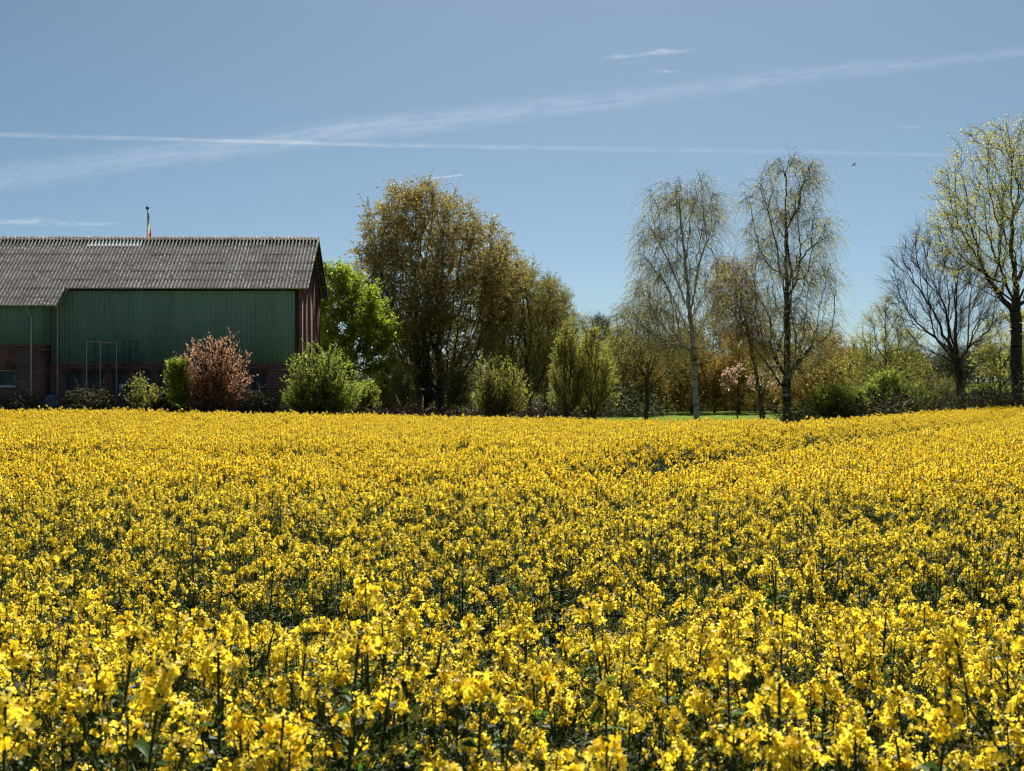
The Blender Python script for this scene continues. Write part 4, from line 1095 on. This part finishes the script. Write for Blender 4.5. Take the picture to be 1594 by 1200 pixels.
TRAM = [(np.array(list(zip(TRX, TRY)), float), 0.55),
        (np.array([(-18, 18), (-8, 18.5), (-4, 20), (0, 25), (3.5, 28), (8, 38), (15, 52), (21, 64)], float), 0.42),
        (np.array([(-30, 23), (-8, 24.5), (0, 26), (4.5, 32), (9, 44), (14, 62), (17, 80)], float), 0.40),
        (np.array([(-30, 36), (-12, 38), (-2, 42), (3, 50), (6, 62), (8, 80)], float), 0.3)]
def tram_dist(x, y):
    best = np.full(x.shape, 1e9)
    for pl, w in TRAM:
        for a, c in zip(pl[:-1], pl[1:]):
            ab = c - a; t_ = np.clip(((x - a[0]) * ab[0] + (y - a[1]) * ab[1]) / (ab @ ab), 0, 1)
            d = np.hypot(x - a[0] - ab[0] * t_, y - a[1] - ab[1] * t_) / w
            best = np.minimum(best, d)
    return best
rg = np.random.default_rng(5)
pts = []
for (y0, y1, sp) in ((-1.2, 7, 0.25), (7, 16, 0.215), (16, 84, 0.195)):
    gy = np.arange(y0, y1, sp); 
    for y in gy:
        hwid = 0.43 * abs(y) + 2.0 + 0.03 * abs(y)
        x = np.arange(-hwid, hwid, sp); pts.append(np.stack([x + rg.uniform(-0.5, 0.5, len(x)) * sp, np.full(len(x), y) + rg.uniform(-0.5, 0.5, len(x)) * sp], -1))
pts = np.concatenate(pts); x, y = pts[:, 0], pts[:, 1]
nz = (np.sin(x * 1.7 + 1.3 * np.sin(y * 0.9)) * np.sin(y * 1.3 + 0.7 * np.sin(x * 1.1 + 2)) + 0.6 * np.sin(x * 0.43 + y * 0.31) * np.sin(y * 0.53 - x * 0.21 + 1))
keep = (y < field_edge(x) + rg.uniform(-0.4, 0.4, len(x))) & (np.hypot(x, y) > 1.75) & (rg.uniform(0, 1, len(x)) > 0.10 + 0.14 * (nz < -0.55))
td = tram_dist(x, y); keep &= (td > 1) | (rg.uniform(0, 1, len(x)) < 0.06)
pts = pts[keep]; nz = nz[keep]; td = td[keep]; x, y = pts[:, 0], pts[:, 1]; N = len(pts)
zz = gz(x, y) + 0.015
scl = 0.94 + 0.06 * nz + rg.normal(size=N) * 0.065; scl = np.clip(scl, 0.74, 1.18)
scl = np.where(td < 1.8, scl * 0.92, scl) + 0.05 * np.clip((5.5 - np.hypot(x, y)) / 2, 0, 1)
rot = np.stack([rg.normal(size=N) * 0.055, rg.normal(size=N) * 0.055, rg.uniform(0, 6.283, N)], -1)
dist = np.hypot(x, y)
vis = (np.abs(x) < 0.405 * np.abs(y) + 0.15) & (y > 1.7)
order = np.argsort(np.where(vis, dist, 1e9)); ind = order[:300]
isind = np.zeros(N, bool); isind[ind] = True
# the nearest plants, each a thing of its own
protos = []
for k in range(10):
    st, lf, heads = rape_plant(1000 + k, 2, 1.13)
    protos.append((st.mesh("stem", RM), lf.mesh("foliage", RM), [h.mesh("flower_head", RM) for h in heads]))
for n_, i in enumerate(ind):
    st, lf, heads = protos[int(rg.integers(0, len(protos)))]
    r = bpy.data.objects.new("rapeseed_plant", None); COL.objects.link(r); r.empty_display_size = 0.1
    r.location = (x[i], y[i], zz[i]); r.rotation_euler = rot[i]; r.scale = (scl[i],) * 3
    tag(r, "yellow flowering rapeseed plant among the closest rows of the crop", "rapeseed plant", "closest rapeseed plants")
    for nm, me in [("stem", st), ("foliage", lf)] + [("flower_head", h) for h in heads]:
        c = bpy.data.objects.new(nm, me); COL.objects.link(c); c.parent = r
# the rest of the crop
rest = ~isind
P3 = np.stack([x, y, zz], -1)[rest].astype(np.float32)
me = bpy.data.meshes.new("rapeseed_crop"); me.vertices.add(len(P3)); me.vertices.foreach_set("co", P3.reshape(-1))
a = me.attributes.new("rot", 'FLOAT_VECTOR', 'POINT'); a.data.foreach_set("vector", rot[rest].astype(np.float32).reshape(-1))
a = me.attributes.new("scl", 'FLOAT', 'POINT'); a.data.foreach_set("value", scl[rest].astype(np.float32))
vi = rg.integers(0, NV, N) + np.where(dist > 15, NV, 0)
a = me.attributes.new("vid", 'INT', 'POINT'); a.data.foreach_set("value", vi[rest].astype(np.int32))
crop = bpy.data.objects.new("rapeseed_crop", me); COL.objects.link(crop)
tag(crop, "dense field of yellow flowering rapeseed stretching to the barn and trees", "crop", kind='stuff')
ng = bpy.data.node_groups.new("crop", 'GeometryNodeTree'); ng.interface.new_socket("Geometry", in_out='INPUT', socket_type='NodeSocketGeometry'); ng.interface.new_socket("Geometry", in_out='OUTPUT', socket_type='NodeSocketGeometry')
gi = ng.nodes.new("NodeGroupInput"); go = ng.nodes.new("NodeGroupOutput"); jn = ng.nodes.new("GeometryNodeJoinGeometry")
def nattr(nm, ty):
    nd = ng.nodes.new("GeometryNodeInputNamedAttribute"); nd.data_type = ty; nd.inputs[0].default_value = nm
    return nd.outputs[0]
ar, as_, av = nattr("rot", 'FLOAT_VECTOR'), nattr("scl", 'FLOAT'), nattr("vid", 'INT')
for k, o in enumerate(near_v + mid_v):
    oi = ng.nodes.new("GeometryNodeObjectInfo"); oi.inputs[0].default_value = o
    cmp_ = ng.nodes.new("FunctionNodeCompare"); cmp_.data_type = 'INT'; cmp_.operation = 'EQUAL'
    ng.links.new(av, cmp_.inputs[2]); cmp_.inputs[3].default_value = k
    ip = ng.nodes.new("GeometryNodeInstanceOnPoints")
    ng.links.new(gi.outputs[0], ip.inputs["Points"]); ng.links.new(cmp_.outputs[0], ip.inputs["Selection"])
    ng.links.new(oi.outputs["Geometry"], ip.inputs["Instance"]); ng.links.new(ar, ip.inputs["Rotation"]); ng.links.new(as_, ip.inputs["Scale"])
    ng.links.new(ip.outputs[0], jn.inputs[0])
ng.links.new(jn.outputs[0], go.inputs[0])
md = crop.modifiers.new("crop", 'NODES'); md.node_group = ng

# ------------------------------------------------------------------ contrails, thin clouds, birds
def sky_pt(px, py, alt=8000.0):
    d = Vector(((px - CX) / FPX, 1.0, (HY - py) / FPX)); return d * (alt / d.z)
def contrail(name, label, cat, pts, dens, fade, streak, alt=8000.0, flat=1.0, seed=0, K=48):
    """pts: (px, py, visible thickness in px) along the trail"""
    t = NT(name + "_vapour"); tcn = t.node("TexCoord"); uvw = t.node("Attribute", attribute_name="trail").outputs["Vector"]
    mp = t.node("Mapping"); t.link(uvw, mp.inputs[0]); mp.inputs["Scale"].default_value = streak; mp.inputs["Location"].default_value = (seed, seed * 0.7, 0)
    n = t.noise(mp.outputs[0], 1.0, 8, 0.65); lw = t.node("LayerWeight"); lw.inputs[0].default_value = 0.5
    core = t.math('POWER', t.math('SUBTRACT', 1.0, lw.outputs["Facing"]), fade)
    sp = t.node("SeparateXYZ"); t.link(uvw, sp.inputs[0])
    f = t.math('MULTIPLY', t.math('MULTIPLY', t.ramp(n, [(0.32, 0.0), (0.72, 1.0)]), core), t.math('MULTIPLY', sp.outputs[2], dens * 0.31))
    tr = t.n.new("ShaderNodeBsdfTransparent"); df = t.n.new("ShaderNodeBsdfDiffuse"); df.inputs[0].default_value = (0.9, 0.9, 0.92, 1)
    tl_ = t.n.new("ShaderNodeBsdfTranslucent"); tl_.inputs[0].default_value = (0.9, 0.9, 0.92, 1)
    m1 = t.n.new("ShaderNodeMixShader"); m1.inputs[0].default_value = 0.5; t.link(df.outputs[0], m1.inputs[1]); t.link(tl_.outputs[0], m1.inputs[2])
    m2 = t.n.new("ShaderNodeMixShader"); t.link(f, m2.inputs[0]); t.link(tr.outputs[0], m2.inputs[1]); t.link(m1.outputs[0], m2.inputs[2]); t.link(m2.outputs[0], t.out.inputs[0])
    pa = np.array(pts, float); u = np.linspace(0, 1, len(pa)); uu = np.linspace(0, 1, K)
    px_, py_, th = (np.interp(uu, u, pa[:, i]) for i in range(3)); S = 14
    den = np.interp(uu, u, pa[:, 3]) if pa.shape[1] > 3 else np.ones(K)
    C = np.array([sky_pt(a_, b_, alt) for a_, b_ in zip(px_, py_)])
    T = unit(np.gradient(C, axis=0)); D = unit(C); Nn = unit(np.cross(T, D)); B2 = np.cross(Nn, T)
    rad = np.linalg.norm(C, axis=1) * th / FPX / 2
    v = []; uv = []; ln = np.concatenate([[0], np.cumsum(np.linalg.norm(np.diff(C, axis=0), axis=1))]) / 1000.0
    for k in range(K):
        for s_ in range(S):
            a_ = 2 * math.pi * s_ / S; v.append(C[k] + Nn[k] * rad[k] * math.cos(a_) + B2[k] * rad[k] * flat * math.sin(a_)); uv.append((px_[k] / 100.0, math.cos(a_) * th[k] / 20.0, den[k]))
    b = MB(); b.add(v, [(k * S + s_, k * S + (s_ + 1) % S, (k + 1) * S + (s_ + 1) % S, (k + 1) * S + s_) for k in range(K - 1) for s_ in range(S)])
    o = b.build(name, t.m, smooth=True); at = o.data.attributes.new("trail", 'FLOAT_VECTOR', 'POINT'); at.data.foreach_set("vector", np.array(uv, np.float32).reshape(-1))
    tag(o, label, cat); return o
contrail("contrail", "broad old feathery contrail rising diagonally across the whole sky", "contrail",
         [(-120, 292, 50, 1.3), (60, 268, 48, 1.5), (200, 247, 42, 1.5), (380, 228, 40, 1.4), (520, 205, 44, 1.5), (700, 186, 42, 1.3), (850, 165, 40, 0.95), (1000, 150, 38, 0.8), (1150, 128, 36, 0.75), (1300, 110, 32, 0.65), (1450, 96, 24, 0.6), (1620, 76, 18, 0.5)], 0.33, 1.3, (2.2, 1.2, 0), seed=1, K=90)
contrail("contrail", "long thin straight contrail crossing the broad feathery one", "contrail",
         [(-100, 206, 9, 0.9), (180, 214, 8, 0.7), (330, 218, 7, 1.2), (450, 221, 8, 1.6), (560, 224, 8, 1.2), (750, 228, 8, 0.65), (1000, 232, 10, 0.45), (1250, 236, 8, 0.4), (1500, 241, 7, 0.5), (1700, 245, 7, 0.4)], 0.42, 1.0, (1.5, 0.6, 0), seed=3, K=70)
contrail("contrail", "tiny fresh contrail just above the big bronze birch", "contrail", [(655, 278, 2.0, 0.5), (680, 276, 2.4, 1), (719, 272, 2.4, 1.0)], 0.8, 0.8, (0.5, 0.1, 0), seed=5, K=10)
contrail("thin_cloud", "wispy thin cloud high above the white-trunked birch", "cloud", [(935, 88, 2, 0.0), (960, 87, 9, 0.9), (985, 86, 7, 0.5), (1010, 82, 8, 0.9), (1030, 79, 13, 1.3), (1050, 79, 8, 0.7), (1090, 77, 7, 0.0)], 0.5, 1.2, (9, 3, 0), seed=6)
contrail("thin_cloud", "small wisp of cloud just under the larger wisp", "cloud", [(1010, 111, 3, 0.0), (1035, 110, 7, 1.0), (1062, 111, 4, 0.0)], 0.5, 1.2, (6, 2, 0), seed=7)
contrail("thin_cloud", "flat streak of cloud low above the barn roof", "cloud", [(-60, 345, 9, 0.7), (20, 345, 10, 0.9), (60, 344, 15, 1.1), (90, 348, 9, 0.9), (150, 349, 7, 0.7), (210, 348, 4, 0.0)], 0.55, 1.2, (4, 2, 0), seed=8)
contrail("thin_cloud", "faint short streak of cloud before the tall spreading tree", "cloud", [(1390, 196, 4, 0.0), (1415, 197, 6, 0.7), (1445, 198, 4, 0.0)], 0.3, 1.2, (3, 2, 0), seed=9)

M['bird'] = plain("bird_feathers", (0.03, 0.03, 0.032), 0.8)
def bird(label, px, py, Y, span, rx, rz, flap):
    root = empty("bird", (wx(px, Y), Y, wz(py, Y))); root.rotation_euler = (R(rx), R(flap[2]), R(rz)); tag(root, label, "bird", "birds in the sky")
    s = span / 2; b = MB()
    pr = [(-0.55, 0.01), (-0.42, 0.06), (-0.2, 0.11), (0.05, 0.13), (0.25, 0.09), (0.35, 0.075), (0.44, 0.06), (0.52, 0.01)]; n = 8; v = []
    for y_, r_ in pr:
        for k in range(n): v.append((r_ * s * math.cos(6.283 * k / n), y_ * s, r_ * s * 0.9 * math.sin(6.283 * k / n)))
    b.add(v, [(i * n + k, i * n + (k + 1) % n, (i + 1) * n + (k + 1) % n, (i + 1) * n + k) for i in range(len(pr) - 1) for k in range(n)])
    b.add([(-0.02 * s, -0.4 * s, 0.01 * s), (0.02 * s, -0.4 * s, 0.01 * s), (0.16 * s, -0.85 * s, 0), (-0.16 * s, -0.85 * s, 0), (0, -0.6 * s, -0.02 * s)], np.array([(0, 1, 4), (1, 2, 4), (2, 3, 4), (3, 0, 4), (0, 3, 2), (0, 2, 1)]))
    b.build("body", M['bird'], root, smooth=True)
    for sd, fl_ in ((-1, flap[0]), (1, flap[1])):
        b = MB(); a1, a2 = R(fl_), R(fl_ * 0.2 - 8)
        e = (0.5 * s * math.cos(a1), 0.5 * s * math.sin(a1)); t_ = (e[0] + 0.55 * s * math.cos(a2), e[1] + 0.55 * s * math.sin(a2))
        up = [(0.05, 0.22, 0), (e[0] / s, 0.30, e[1] / s), (t_[0] / s, -0.05, t_[1] / s), (e[0] / s, -0.12, e[1] / s), (0.05, -0.2, 0)]
        V = [(sd * x_ * s, y_ * s, z_ * s + 0.02 * s) for x_, y_, z_ in up] + [(sd * x_ * s, y_ * s, z_ * s - 0.015 * s) for x_, y_, z_ in up]
        b.add(V, [(0, 1, 3, 4), (5, 9, 8, 6), (0, 5, 6, 1), (1, 6, 7, 2), (2, 7, 8, 3), (3, 8, 9, 4)]); b.add(V, np.array([(1, 2, 3), (6, 8, 7)]))
        b.build("wing", M['bird'], root)
bird("dark bird with bent wings flying beside the tallest birch", 1330, 256, 75, 0.36, 20, 140, (30, 20, 35))
bird("small dark bird gliding level in the gap below the larger bird", 1352, 350, 90, 0.24, 0, 80, (8, 8, 0))
bird("tiny dark bird very high above the wispy cloud", 1113, 26, 90, 0.16, 10, 60, (25, 25, 0))
